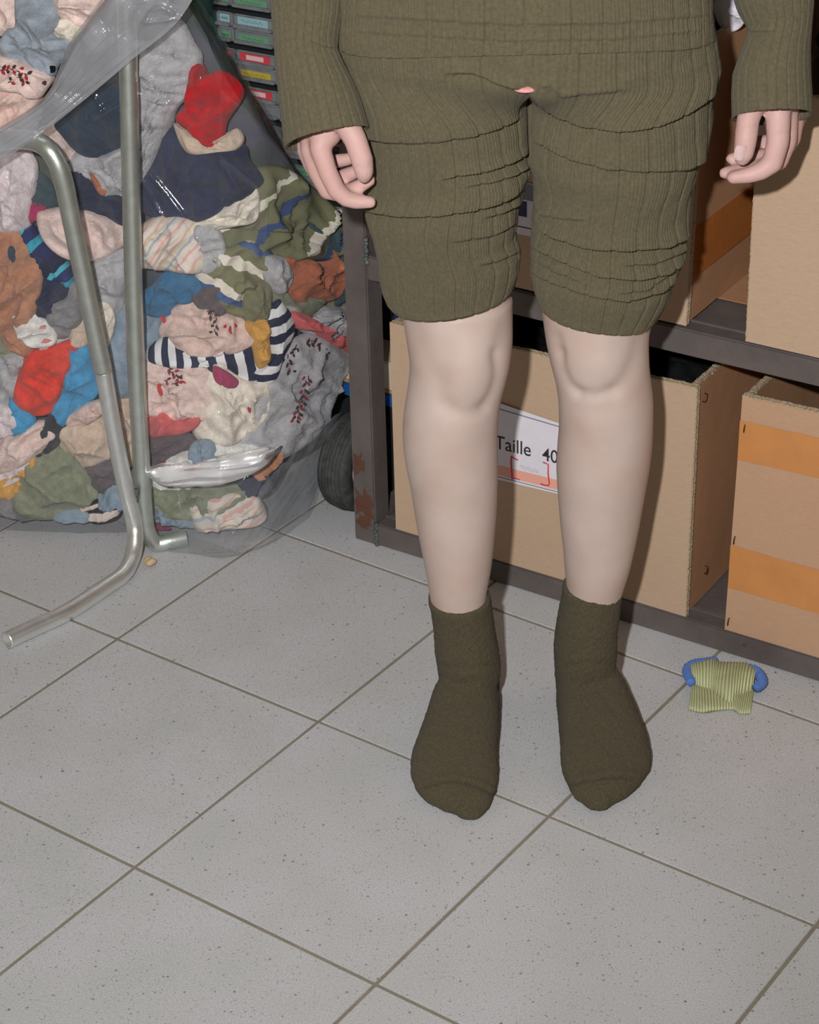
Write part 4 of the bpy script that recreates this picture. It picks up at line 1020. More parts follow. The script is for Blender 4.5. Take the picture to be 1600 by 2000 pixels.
# --- socks
for k in 'LR':
    me = remesh(foot_mb(SOCKS[k], 0.0015, 0).mesh('sock'), 0.002, 12, 'sock')
    V = get_co(me); Nn = get_no(me); px, py = proj(V); d = fbm(V, 18, 50 + ord(k), 3) * 0.0008 + fbm(V, 330, 60, 2) * 0.0005
    fr = np.clip(-Nn[:, 1] * 1.5 + Nn[:, 2] + 0.2, 0, 1)
    dist = poly_dist(px, py, SOCKS[k]['seam']); d += fr * (-0.0034 * np.exp(-(dist / 3.6) ** 2) + 0.0016 * np.exp(-(poly_dist(px, py, [(x, y - 8) for x, y in SOCKS[k]['seam']]) / 5.0) ** 2))
    wr_ = {'L': [[(860, 1302), (900, 1308), (970, 1300)], [(875, 1340), (930, 1330)]], 'R': [[(1100, 1302), (1150, 1296), (1200, 1296)], [(1140, 1340), (1170, 1385)], [(1160, 1330), (1200, 1390)]]}[k]
    for w_ in wr_: d -= fr * 0.0014 * np.exp(-(poly_dist(px, py, w_) / 6.0) ** 2)
    V += Nn * d[:, None]; V[:, 2] = np.maximum(V[:, 2], 0.0006); set_co(me, V)
    o = link('sock', me, M_SOCK); rel(o, person)
    sm = catmull(np.array(SOCKS[k]['seam'], float), 40); x_, y_ = proj(V); ok = np.where(Nn[:, 1] + Nn[:, 2] * -0.6 < 0.1)[0]; S3 = []
    for q in sm: S3.append(V[ok[np.argmin((x_[ok] - q[0]) ** 2 + (y_[ok] - q[1] - 1) ** 2)]])
    S3 = np.array(S3); kk = np.array([1, 2, 3, 2, 1.]) / 9; S4 = S3.copy()
    for c in range(3): S4[2:-2, c] = np.convolve(S3[:, c], kk, 'valid')
    ts = link('toe_seam', tube_mesh('toe_seam', S4, 0.0011, 8), M_SOCK); rel(ts, o)
# ------------------------------------------------------------------ tube stand
stand = empty('bag_stand', tuple(at_z(265, 1080, 0)))
tag(stand, 'galvanised bent tube stand holding the clear bag of socks open', 'stand')
TR = 0.0115
def thick(pts, n=90): return catmull(np.array(pts), n)
f0 = at_z(13, 1251, TR); f0[2] = TR; f1 = at_z(130, 1196, TR); f1[2] = TR; f2 = at_z(205, 1147, TR); f2[2] = TR
legA = [f0, (f0 + f1) / 2, f1, f2, at_z(240, 1122, .0125), at_z(257, 1092, .018), at_z(264, 1058, .034), at_y(262, 1020, 2.468), at_y(247, 960, 2.466), at_y(232, 890, 2.463), at_y(216, 805, 2.460), at_y(202, 722, 2.456)]
lo = thick(legA, 110); o = link('leg', tube_mesh('leg', lo, TR, 20, hollow=0.0022), M_GALV2); rel(o, stand); o['label'] = 'brighter lower leg tube with an open end'
upA = [at_y(202, 724, 2.456), at_y(186, 650, 2.453), at_y(160, 525, 2.449), at_y(138, 420, 2.446), at_y(125, 358, 2.444), at_y(112, 318, 2.444), at_y(94, 291, 2.449), at_y(70, 277, 2.464), at_y(38, 272, 2.484), at_y(0, 276, 2.498), at_y(-60, 300, 2.51), at_y(-140, 345, 2.53)]
o = link('upper_tube', tube_mesh('upper_tube', thick(upA, 110), TR + 0.0008, 20), M_GALV); rel(o, stand)
upB = [at_y(365, 1078, 2.50), at_y(335, 1080, 2.492), at_y(305, 1066, 2.487), at_y(287, 1035, 2.485), at_y(281, 990, 2.485), at_y(276, 900, 2.485), at_y(268, 760, 2.485), at_y(262, 600, 2.485), at_y(257, 400, 2.485), at_y(252, 200, 2.485), at_y(247, 0, 2.485), at_y(243, -160, 2.485)]
upB[0][2] = max(upB[0][2], TR); upB[1][2] = max(upB[1][2], TR); upB[2][2] = max(upB[2][2], TR)
o = link('leg', tube_mesh('leg', thick(upB, 130), TR + 0.0004, 20, hollow=0.002), M_GALV); rel(o, stand)
rel(link('weld_bead', tube_mesh('weld_bead', [at_y(266 + 1.5 * math.sin(k), 955 + k * 6, 2.468) for k in range(9)], [0.003 + 0.001 * math.sin(k * 2.1) for k in range(9)], 8), M_WELD), stand)

# ------------------------------------------------------------------ bag of socks
_yx = [-260, -120, 0, 100, 200, 270, 330, 430, 520, 600, 650, 700]
_yy = [2.66, 2.575, 2.535, 2.522, 2.520, 2.517, 2.500, 2.478, 2.500, 2.555, 2.605, 2.68]
def bag_y(px): return np.interp(px, _yx, _yy)
def bag_pt(px, py, off=0.0):
    """point on the front face of the heap of socks; off > 0 lies deeper"""
    return at_y(px, py, float(bag_y(px)) + off)
C_ = dict(pink=(206, 182, 174), lilac=(200, 188, 190), blush=(198, 172, 162), grey=(160, 158, 160), bgrey=(140, 148, 158), navy=(34, 42, 70), teal=(36, 54, 74), slate=(52, 58, 84), red=(176, 4, 16), orange=(206, 58, 40), brown=(172, 122, 94), rust=(164, 98, 72), sky=(62, 142, 186), blue=(58, 104, 138), cream=(206, 196, 182), white=(214, 206, 200), olive=(112, 110, 84), sage=(126, 130, 108), mustard=(190, 142, 68), char=(50, 52, 58), mauve=(104, 92, 96), coral=(200, 98, 96), magenta=(160, 44, 88), steel=(128, 144, 158), beige=(184, 164, 146), dteal=(62, 82, 88), dgrey=(122, 120, 122))
STR = {
 'turq': ('s_turq', [(3, (34, 44, 92)), (2, (50, 150, 170)), (2, (40, 54, 110)), (1, (70, 168, 186)), (3, (28, 36, 70))], 14, .01),
 'multi': ('s_multi', [(3, (208, 196, 184)), (1, (206, 160, 154)), (2, (200, 192, 180)), (1, (160, 162, 178)), (2, (206, 198, 176)), (1, (208, 170, 158))], 30, .012),
 'olst': ('s_olst', [(4, (116, 114, 86)), (2, (208, 200, 186)), (3, (116, 114, 86)), (2, (70, 92, 130)), (2, (208, 200, 186))], 13, .02),
 'olst2': ('s_olst2', [(6, (106, 106, 80)), (1.6, (66, 84, 122)), (4, (106, 106, 80)), (1.6, (200, 194, 178)), (3, (106, 106, 80))], 9, .03),
 'nw': ('s_navywhite', [(1, (40, 48, 72)), (1, (214, 210, 212))], 46, .0),
 'nw2': ('s_navywhite2', [(1, (40, 48, 72)), (1, (214, 210, 212))], 40, .0),
 'bw': ('s_blackwhite', [(1, (44, 42, 46)), (1, (200, 184, 176))], 60, .006),
}
#  label, colour key, thickness factor, layer (smaller is nearer), outline in picture coordinates on the heap's face, stripe angle
G = [
 ('pale pink sock at the very top left corner of the open bag', 'pink', 3, [(-20, -30), (42, -20), (44, 48), (22, 62), (-20, 62)]),
 ('blue grey crumpled sock lying in the open mouth of the bag', 'bgrey', 1, [(40, -20), (112, -10), (118, 42), (108, 68), (150, 76), (142, 104), (112, 124), (100, 142), (50, 128), (8, 104), (4, 84), (20, 58), (36, 48)]),
 ('pale pink sock along the upper edge of the bag cuff', 'pink', 2, [(108, -30), (215, -30), (200, 20), (160, 58), (128, 36), (112, 20)]),
 ('small beige sock with dark trim tucked beside the bag cuff', 'cream', 2, [(104, 46), (130, 36), (162, 56), (144, 84), (112, 70)]),
 ('pale pink sock with red embroidered sprigs in the mouth of the bag', 'pink', 1, [(-30, 100), (0, 108), (50, 124), (100, 146), (86, 172), (70, 190), (40, 178), (-30, 164)]),
 ('plain blush sock below the red sprigged one in the mouth of the bag', 'blush', 2, [(-40, 158), (40, 172), (78, 186), (62, 216), (20, 250), (-40, 270)]),
 ('shiny pale lilac sock left of the bent tube top', 'lilac', 1, [(-30, 318), (40, 292), (66, 312), (72, 345), (62, 402), (54, 440), (10, 448), (-30, 440)]),
 ('pale pink sock under the cuff beside the bent tube top', 'pink', 3, [(70, 278), (118, 236), (152, 292), (168, 314), (120, 330), (104, 304)]),
 ('dark navy teal sock under the cuff between the two tubes', 'teal', 1, [(116, 236), (170, 186), (238, 168), (248, 210), (244, 272), (202, 300), (155, 293), (124, 262)]),
 ('light grey sock below the dark teal one between the tubes', 'grey', 2, [(118, 318), (160, 296), (205, 296), (262, 280), (262, 372), (222, 382), (194, 374), (150, 328)]),
 ('narrow rust cuff showing under the grey sock between the tubes', 'rust', 1.6, [(176, 336), (190, 346), (216, 372), (204, 380), (190, 370)]),
 ('navy sock between the tubes above the pale pink bundle', 'navy', 1.8, [(118, 322), (152, 318), (196, 368), (236, 380), (252, 434), (172, 420), (138, 402)]),
 ('dull teal sock edge beside the shiny lilac sock', 'dteal', 3, [(66, 338), (92, 348), (112, 402), (82, 410), (60, 390)]),
 ('small dark red sock tip left of the pale pink bundle', 'magenta', 2.5, [(64, 386), (94, 398), (74, 426), (56, 434)]),
 ('pale pink bundle crossed by the slanting tube', 'pink', 1, [(78, 420), (104, 410), (146, 404), (176, 414), (236, 432), (246, 460), (218, 488), (180, 503), (130, 502), (90, 464)]),
 ('large caramel brown sock rolled up at the left edge', 'brown', 0.6, [(-40, 456), (40, 458), (70, 488), (83, 540), (72, 600), (50, 640), (-40, 650)]),
 ('turquoise and navy striped sock beside the caramel roll', 'turq', 1.6, [(40, 444), (62, 440), (80, 462), (132, 516), (140, 556), (104, 548), (74, 512)], 0.7),
 ('very dark navy sock under the turquoise striped one', 'navy', 2.2, [(76, 540), (110, 544), (142, 558), (126, 604), (84, 620), (66, 602)]),
 ('smooth grey sock between the two tubes at mid height', 'grey', 2, [(150, 500), (190, 492), (250, 494), (246, 560), (230, 604), (185, 606), (166, 566)]),
 ('mottled grey pink sock left of the slanting tube', 'dgrey', 1.8, [(108, 566), (150, 555), (162, 612), (140, 650), (110, 655), (92, 610)]),
 ('small cream folded sock between the tubes', 'cream', 0.9, [(184, 596), (200, 590), (214, 594), (224, 622), (216, 662), (204, 678), (192, 640)]),
 ('beige sock end left of the small cream one', 'beige', 2.4, [(136, 636), (166, 616), (182, 650), (168, 672), (142, 668)]),
 ('white and pink crumpled sock below the caramel roll', 'white', 0.9, [(28, 618), (60, 612), (84, 624), (106, 646), (102, 672), (66, 674), (50, 660), (34, 645)]),
 ('small caramel sock heel under the white and pink one', 'brown', 1.3, [(4, 648), (34, 642), (62, 676), (56, 692), (14, 672)]),
 ('olive green sock edge at the left, below the caramel roll', 'sage', 2.4, [(-30, 640), (12, 648), (34, 686), (20, 698), (-30, 700)]),
 ('wide light grey sock at the left edge above the blue cuff', 'grey', 2, [(-30, 690), (60, 680), (118, 656), (146, 672), (80, 696), (56, 716), (40, 786), (-30, 800)]),
 ('bright orange red crumpled sock', 'orange', 0.5, [(58, 690), (92, 683), (142, 668), (152, 690), (124, 758), (104, 800), (62, 804), (34, 780), (40, 738)]),
 ('sky blue sock behind the orange red one', 'sky', 1.2, [(142, 672), (168, 674), (180, 700), (190, 764), (154, 794), (126, 826), (102, 806), (118, 752)]),
 ('curled sky blue cuff of a pale sock below the orange red one', 'sky', 1.2, [(20, 782), (44, 790), (64, 808), (68, 830), (40, 852), (24, 846)]),
 ('pale sock inside the curled blue cuff', 'lilac', 0.3, [(-30, 798), (22, 796), (44, 818), (40, 838), (20, 848), (-30, 856)]),
 ('large pinkish white sock at the lower left', 'pink', 0.7, [(-30, 848), (30, 846), (60, 828), (92, 828), (110, 856), (72, 888), (30, 912), (-30, 920)]),
 ('pale lilac sock under the large pinkish white one', 'lilac', 1.3, [(-30, 902), (30, 900), (66, 884), (54, 922), (20, 944), (-30, 950)]),
 ('charcoal sock curving round the large pinkish white one', 'char', 1.5, [(84, 832), (112, 798), (130, 826), (118, 864), (90, 886), (70, 880)]),
 ('beige grey sock right of the charcoal one', 'beige', 1.6, [(124, 828), (186, 800), (212, 830), (226, 880), (178, 908), (136, 902), (116, 862)]),
 ('little blush sock above the beige grey one', 'blush', 1.3, [(128, 818), (160, 794), (194, 782), (204, 802), (176, 824), (148, 834)]),
 ('dull mauve sock near the foot of the slanting tube', 'mauve', 1.6, [(160, 912), (212, 880), (240, 928), (200, 960), (176, 938)]),
 ('sage green loose knit sock at the bottom left', 'sage', 0.6, [(62, 888), (94, 878), (134, 882), (160, 912), (188, 952), (186, 980), (140, 1004), (70, 1012), (28, 984), (40, 938)]),
 ('mustard sock edge at the lower left', 'mustard', 1.0, [(-30, 950), (36, 922), (66, 890), (72, 908), (50, 950), (18, 974), (-30, 974)]),
 ('grey lilac sock along the bottom left of the bag', 'dgrey', 1.6, [(-30, 968), (24, 972), (46, 998), (112, 1012), (104, 1032), (-30, 1012)]),
 ('light steel blue sock by the bottom of the tubes', 'steel', 1.8, [(184, 962), (234, 940), (248, 985), (200, 1000)]),
 ('small black and white striped sock by the bottom of the tubes', 'bw', 1.0, [(160, 986), (200, 974), (230, 992), (224, 1012), (180, 1020)], 0.3),
 ('pale bluish sock at the very bottom left', 'steel', 1.5, [(108, 1004), (168, 992), (176, 1020), (150, 1036), (112, 1030)]),
 ('ribbed steel grey sock behind the upright tube', 'steel', 2.4, [(210, 606), (260, 590), (334, 602), (344, 642), (296, 690), (280, 760), (222, 766), (212, 690)]),
 ('beige sock behind the upright tube, lower down', 'beige', 2.6, [(214, 756), (250, 744), (300, 790), (296, 880), (236, 900), (212, 830)]),
 ('big light grey sock right of the upright tube at the top', 'grey', 1, [(258, 116), (300, 84), (350, 48), (380, 98), (388, 126), (368, 182), (342, 216), (332, 250), (302, 312), (274, 374), (256, 330)]),
 ('bright red sock at the upper right of the bag', 'red', 0.9, [(374, 136), (392, 126), (400, 150), (430, 143), (462, 164), (470, 190), (442, 236), (432, 278), (404, 282), (382, 256), (356, 240), (350, 222), (366, 202)]),
 ('beige crumpled cuff under the bright red sock', 'beige', 1.1, [(346, 244), (376, 268), (410, 284), (444, 264), (460, 252), (473, 268), (462, 288), (430, 294), (370, 296)]),
 ('slate blue cloth with sheen under the bright red sock', 'slate', 1.4, [(326, 258), (360, 262), (400, 292), (440, 340), (480, 378), (430, 412), (370, 432), (300, 414), (264, 384), (298, 318)]),
 ('deep navy sock right of the slate cloth', 'navy', 1.2, [(396, 290), (440, 284), (474, 284), (484, 310), (508, 346), (494, 366), (440, 400), (424, 340)]),
 ('large cream sock below the navy ones', 'cream', 0.9, [(364, 440), (420, 418), (470, 374), (496, 364), (503, 400), (492, 430), (442, 441), (390, 450)]),
 ('pale sock with fine pink and blue stripes right of the upright tube', 'multi', 0.7, [(264, 470), (300, 428), (350, 422), (388, 440), (404, 500), (394, 528), (330, 524), (270, 514)], 0.9),
 ('plain grey sock beside the fine striped one', 'grey', 1.3, [(382, 446), (420, 446), (438, 480), (434, 522), (396, 526)]),
 ('big olive sock with blue and cream bands at the upper right of the bag', 'olst2', 1.6, [(500, 346), (570, 346), (634, 400), (664, 440), (658, 502), (600, 504), (540, 512), (494, 514), (448, 484), (426, 448), (492, 436)], 0.5),
 ('olive sock with cream and blue stripes in the middle of the bag', 'olst', 0.8, [(392, 520), (430, 496), (490, 477), (532, 508), (534, 560), (504, 574), (482, 614), (440, 606), (398, 574)], -0.6),
 ('rust brown sock at the right edge beside the rack post', 'rust', 0.8, [(543, 502), (600, 508), (622, 530), (640, 487), (654, 510), (676, 530), (656, 562), (642, 584), (600, 588), (556, 574), (566, 540)]),
 ('grey cloth tip left of the rust brown sock', 'grey', 1.0, [(522, 506), (556, 507), (568, 545), (546, 573), (522, 552)]),
 ('dark teal cloth at the right edge of the bag', 'dteal', 2.4, [(596, 436), (668, 446), (684, 560), (644, 596), (632, 500)]),
 ('dull green cloth under the rust brown sock', 'sage', 2.2, [(534, 570), (600, 580), (690, 580), (690, 624), (560, 618)]),
 ('blue crumpled sock right of the upright tube', 'blue', 1.3, [(268, 580), (300, 556), (332, 532), (398, 552), (374, 592), (322, 614), (286, 606)]),
 ('wide blush sock with dark flecks in the middle of the bag', 'blush', 0.9, [(318, 640), (350, 596), (382, 586), (432, 588), (444, 630), (484, 650), (474, 684), (400, 694), (346, 684)]),
 ('dark grey sock heel above the wide blush one', 'mauve', 1.3, [(378, 572), (430, 560), (446, 590), (434, 616), (396, 602)]),
 ('small pink beige sock with a red mark under the olive striped one', 'blush', 1.1, [(426, 616), (482, 626), (496, 662), (440, 688)]),
 ('plain olive sock toe above the mustard tag', 'olive', 1.0, [(476, 568), (524, 556), (520, 626), (482, 636)]),
 ('mustard knit strap hanging over the striped sock', 'mustard', 0.35, [(480, 636), (498, 627), (517, 625), (524, 664), (524, 704), (504, 714), (494, 680)]),
 ('navy and white striped sock lying across the middle of the bag', 'nw', 0.7, [(284, 694), (300, 678), (334, 656), (352, 676), (420, 688), (490, 666), (506, 690), (532, 740), (482, 752), (430, 714), (340, 714)], 1.57),
 ('navy and white striped sock standing up beside the mustard strap', 'nw2', 0.6, [(514, 622), (530, 602), (548, 594), (568, 640), (544, 700), (526, 744), (502, 728), (524, 690)], 0.15),
 ('pale pink sock with dark red sprigs right of the upright tube', 'pink', 0.8, [(272, 704), (340, 708), (402, 710), (406, 800), (370, 824), (300, 808), (272, 776)]),
 ('large cream sock in the middle right of the bag', 'cream', 0.9, [(394, 712), (432, 718), (480, 744), (517, 744), (519, 800), (484, 844), (430, 866), (384, 844), (388, 780)]),
 ('small magenta sock toe under the striped sock', 'magenta', 0.5, [(420, 716), (462, 740), (456, 756), (424, 746)]),
 ('coral pink sock right of the upright tube', 'coral', 0.7, [(272, 800), (312, 798), (342, 820), (386, 814), (374, 838), (330, 848), (274, 844)]),
 ('dark mauve sock below the coral pink one', 'mauve', 1.0, [(272, 848), (340, 838), (384, 864), (342, 894), (274, 910)]),
 ('big light grey sock with a strip of red sprigs at the right', 'grey', 0.7, [(514, 748), (560, 690), (580, 668), (620, 658), (676, 690), (660, 740), (644, 792), (612, 842), (562, 884), (500, 894), (464, 874), (496, 820)]),
 ('coral band of a sock above the sprigged light grey one', 'coral', 0.5, [(556, 614), (582, 610), (622, 640), (686, 666), (688, 694), (640, 674), (600, 642), (570, 640)]),
 ('light grey sock behind the coral band', 'grey', 1.6, [(546, 602), (600, 600), (690, 608), (690, 690), (606, 655)]),
 ('white sock with small red dots near the shiny film', 'white', 0.9, [(274, 912), (360, 880), (430, 868), (502, 880), (452, 934), (380, 950), (282, 944)]),
 ('steel blue sock toe above the red dotted sock', 'steel', 0.2, [(376, 868), (412, 862), (420, 902), (378, 908)]),
 ('light brown sock toe under the sprigged grey one', 'brown', 1.2, [(496, 902), (546, 868), (542, 902), (500, 938)]),
 ('sage green sock along the bottom of the bag', 'sage', 1.2, [(278, 948), (360, 940), (452, 946), (484, 962), (430, 1004), (330, 1006)]),
 ('pale pink striped sock at the bottom right of the bag', 'multi', 0.6, [(378, 988), (430, 968), (492, 968), (514, 1000), (504, 1040), (450, 1062), (400, 1060), (382, 1030)], 0.4),
 ('steel blue sock at the bottom beside the tube bend', 'steel', 1.4, [(276, 962), (352, 996), (384, 1040), (330, 1052), (292, 1034)]),
 ('magenta sock tip at the bottom by the tube bend', 'magenta', 0.8, [(294, 1026), (326, 1040), (332, 1052), (300, 1050)]),
 ('dark navy sock tucked under the light brown toe', 'navy', 1.4, [(466, 932), (542, 898), (524, 952), (480, 968)]),
]
SPR = {}
def mat_of(k):
    if k in STR: return stripes(*STR[k])
    return fabric(C_[k])
for gi, it in enumerate(G):
    lab_, key, layer, pts = it[:4]; ang = it[4] if len(it) > 4 else 0.0
    pts = np.array(pts, float); c = pts.mean(0); pts = c + (pts - c) * 1.10
    ext = pts.max(0) - pts.min(0); T = 0.30 * min(ext) * 0.68e-3 + 0.008; T = min(T, 0.030)
    out3 = np.array([bag_pt(x, y, T * 0.9 + 0.006 + 0.009 * layer) for x, y in pts])
    out3[:, 2] = np.maximum(out3[:, 2], 0.012)
    pl, pr = bag_pt(c[0] - 20, c[1]), bag_pt(c[0] + 20, c[1]); tg = (pr - pl)[:2]; tg /= np.linalg.norm(tg); nr = np.array([tg[1], -tg[0], 0.12]); nr /= np.linalg.norm(nr)
    big = max(ext) > 90
    me, front = cushion('sock', out3, nr, T, None, 100 + gi, uvdir=(math.cos(ang), math.sin(ang)), fold_amp=1.15 if key not in ('nw', 'nw2') else 0.35, fscale=26 if big else 34, nO=72 if big else 52, nR=20 if big else 14)
    nm = 'cloth' if 'cloth' in lab_ else ('knit_strap' if 'strap' in lab_ else 'sock')
    o = link(nm, me, mat_of(key)); tag(o, lab_, 'cloth' if nm == 'cloth' else ('strap' if nm == 'knit_strap' else 'sock'), 'socks and cloths in the clear bag')
    SPR[gi] = (o, front, nr)
def find(word): return [i for i, it in enumerate(G) if word in it[0]][0]
def on_front(gi, px, py):
    o, fr, nr = SPR[gi]; x, y = proj(fr); k = np.argmin((x - px) ** 2 + (y - py) ** 2); return fr[k] + nr * 0.0012, nr
M_SPRED = mat_basic('embroidery_red', lin(168, 34, 44), 0.9); M_SPDK = mat_basic('embroidery_dark', lin(72, 40, 44), 0.9)
def motif(gi, leaves, mat, name='leaf_motif'):
    b = MB()
    for (x, y, L, w, a) in leaves:
        c, nr = on_front(gi, x, y); ex = np.cross([0, 0, 1.0], nr); ex /= np.linalg.norm(ex); ez = np.cross(nr, ex)
        d = ex * math.cos(a) + ez * math.sin(a); q = np.cross(nr, d); s_ = 0.68e-3
        prof = [(-1, 0), (-.5, .8), (0, 1), (.5, .7), (1, 0), (.5, -.7), (0, -1), (-.5, -.8)]
        ring = np.array([c + d * u * L * s_ + q * v * w * s_ for u, v in prof]); b.loft([ring, ring + nr * 0.001])
    o = link(name, b.mesh(name), mat, smooth=False); rel(o, SPR[gi][0]); o['kind'] = 'stuff'
    return o
def sprig(gi, stem, n, L=7, w=3, mats=(M_SPRED, M_SPDK), seed=0):
    r = np.random.RandomState(seed); P = catmull(np.array(stem, float), n * 2); A_, B_ = [], []
    for k in range(n):
        x, y = P[2 * k]; tx, ty = P[min(2 * k + 1, len(P) - 1)] - P[2 * k]; an = math.atan2(-ty, tx)
        for sd in (-1, 1):
            a = an + sd * 0.9; lf = (x + 7 * math.cos(a), y - 7 * math.sin(a), L * (.8 + .4 * r.rand()), w, a); (A_ if (k + (sd > 0)) % 2 == 0 else B_).append(lf)
        B_.append((x, y, 5, 1.0, an))
    motif(gi, A_, mats[0]); motif(gi, B_, mats[1])
g = find('red embroidered'); sprig(g, [(4, 136), (28, 136), (56, 146)], 5, 6, 3.2, seed=1); sprig(g, [(20, 160), (42, 150), (50, 162)], 3, 5, 2.8, seed=2); motif(g, [(86, 160, 5, 5, .5)], M_SPDK, 'dark_spot')
g = find('blue grey crumpled'); motif(g, [(102, 133, 9, 7, .7)], M_BLACK, 'dark_spot')
g = find('dark red sprigs'); sprig(g, [(330, 722), (345, 730), (350, 748)], 4, 7, 2.6, seed=3); sprig(g, [(325, 745), (345, 748), (360, 740)], 3, 6, 2.4, seed=4); motif(g, [(316, 764, 16, 5, 1.9), (312, 752, 8, 4, 1.0)], mat_basic('embroidery_bright', lin(196, 62, 56), 0.9), 'bird_shape')
g = find('strip of red sprigs'); sprig(g, [(600, 738), (592, 770), (584, 800), (578, 818)], 9, 7, 3.0, seed=5); sprig(g, [(578, 678), (562, 700), (568, 725)], 5, 6, 2.6, (M_SPDK, M_SPDK), seed=6); sprig(g, [(598, 668), (618, 672), (636, 690)], 4, 7, 3, (M_SPDK, M_SPDK), seed=7)
g = find('wide blush'); sprig(g, [(408, 606), (424, 625), (418, 650)], 5, 6, 2.6, (M_SPDK, M_SPDK), seed=8); motif(g, [(320, 624, 12, 5, -1.0)], mat_basic('embroidery_bright', lin(196, 62, 56), 0.9), 'red_patch')
g = find('small pink beige'); motif(g, [(452, 645, 9, 5, 1.6), (440, 635, 6, 3, .6), (458, 634, 6, 3, 2.0)], M_SPRED, 'red_patch')
g = find('large cream sock in the middle right'); motif(g, [(486, 798, 9, 3.5, 1.7)], M_SPRED, 'red_patch')
g = find('small red dots'); motif(g, [(297, 925, 6, 6, .4), (340, 920, 8, 3, 1.4), (320, 903, 4, 3, .4)], M_SPRED, 'red_dot')
g = find('white and pink crumpled'); motif(g, [(88, 664, 15, 5, .1), (84, 640, 10, 6, .8)], mat_basic('pink_patch', lin(206, 130, 124), 0.9), 'pink_patch')
g = find('large caramel brown'); tp_, nr_ = on_front(g, 26, 495)
tf = MB(); tf.sphere(tp_, (0.0055, 0.006, 0.012), 8, 12); o = link('tuft', tf.mesh('tuft'), fabric((52, 72, 88))); rel(o, SPR[g][0])

# the rest of the heap, deeper in the bag
t = np.linspace(0, 2 * PI, 14, endpoint=False); fill = MB(); rings = []
def film_edge(z):
    """left and right limits of the bag in picture columns at the height whose rows are given"""
    return z
ZS = np.linspace(0.012, 0.86, 40)
RC = [(440, 1083), (600, 998), (612, 960), (640, 830), (660, 760), (692, 640), (690, 560), (650, 440), (570, 330), (500, 230), (445, 150), (415, 90), (372, 20), (350, -40)]
RZ = [max(0.0, bag_pt(x, y)[2]) for x, y in RC]; RX = [x for x, y in RC]
def at_yv(px, py, Y):
    d = CF[None] * FPX + CR[None] * (px - 800)[:, None] - CU[None] * (py - 1000)[:, None]
    return CAM + d * (Y / d[:, 1])[:, None]
def contour(z, shrink, off, nf=60):
    """closed loop round the bag at height z"""
    right = np.interp(z, RZ, RX)
    left = -135.0
    pxs = left + (right - left) * (0.5 - 0.5 * np.cos(np.linspace(0, PI, nf)))
    Y = bag_y(pxs) + off + 0.045 * max(0.0, 1 - z / 0.05) ** 2 * np.clip((330 - pxs) / 60, 0, 1); yy = np.full(nf, 500.0)
    for _ in range(7):
        P = at_yv(pxs, yy, Y); yy = yy + (P[:, 2] - z) * 1450
    fr = at_yv(pxs, yy, Y); c = fr.mean(0); bx = fr[::-1].copy(); w = np.linspace(0, 1, nf)
    bx[:, 1] = np.interp(w, [0, .12, .5, .88, 1], [fr[-1, 1], 2.70, 2.80, 2.78, fr[0, 1]])
    bx[:, 0] *= bx[:, 1] / fr[::-1, 1]
    L = np.concatenate([fr, bx[1:-1]])
    cc = np.array([c[0], 2.68, z]); L = cc + (L - cc) * np.array([shrink, shrink, 1]); L[:, 2] = z
    return L
fr_ = [contour(z, 0.93 - 0.13 * max(0, 1 - z / 0.25), 0.060) for z in np.linspace(0.06, 0.80, 26)]
F_ = np.array(fr_); n_, m_ = F_.shape[:2]; Pf = F_.reshape(-1, 3); cc = Pf.mean(0)
dirf = (Pf - cc) * np.array([1, 1, 0]); dirf /= np.linalg.norm(dirf, axis=1)[:, None] + 1e-9
Pf = Pf + dirf * (fbm(Pf, 26, 5, 3) * 0.008)[:, None]
fill.loft(Pf.reshape(n_, m_, 3))
mfill, nt, p_, n__, l__ = new_mat('mixed_cloth'); tc = N(n__, 'ShaderNodeTexCoord'); vo = N(n__, 'ShaderNodeTexNoise'); vo.inputs['Scale'].default_value = 9; vo.inputs['Detail'].default_value = 3
l__.new(tc.outputs['Object'], vo.inputs['Vector'])
rp = ramp(n__, [(.3, lin(62, 68, 82)), (.42, lin(92, 92, 102)), (.52, lin(74, 82, 78)), (.62, lin(92, 96, 82)), (.75, lin(70, 74, 90))]); l__.new(vo.outputs['Fac'], rp.inputs[0]); l__.new(rp.outputs[0], p_.inputs['Base Color']); p_.inputs['Roughness'].default_value = 0.95
o = link('heap_of_socks', fill.mesh('heap_of_socks'), mfill); tag(o, 'mass of mixed socks deeper inside the clear bag', 'socks', kind='stuff')

# ------------------------------------------------------------------ clear plastic bag
bag = empty('plastic_bag', (-0.35, 2.65, 0.0)); tag(bag, 'large clear plastic bag stuffed with mixed socks, hung in the tube stand', 'bag')
rings = [contour(z, 1.0, -0.022, 230) for z in np.concatenate([[0.0035, 0.008, 0.014, 0.022], np.linspace(0.03, 0.80, 270)])]
Fm = np.array(rings); n_, m_ = Fm.shape[:2]; P = Fm.reshape(-1, 3); cc = np.array([-0.35, 2.68, 0])
dr = (P - cc) * np.array([1, 1, 0]); dr /= np.linalg.norm(dr, axis=1)[:, None] + 1e-9
px, py = proj(P); isf = P[:, 1] < 2.66
d = fbm(P * np.array([1, 1, .7]), 15, 77, 3) * 0.0035
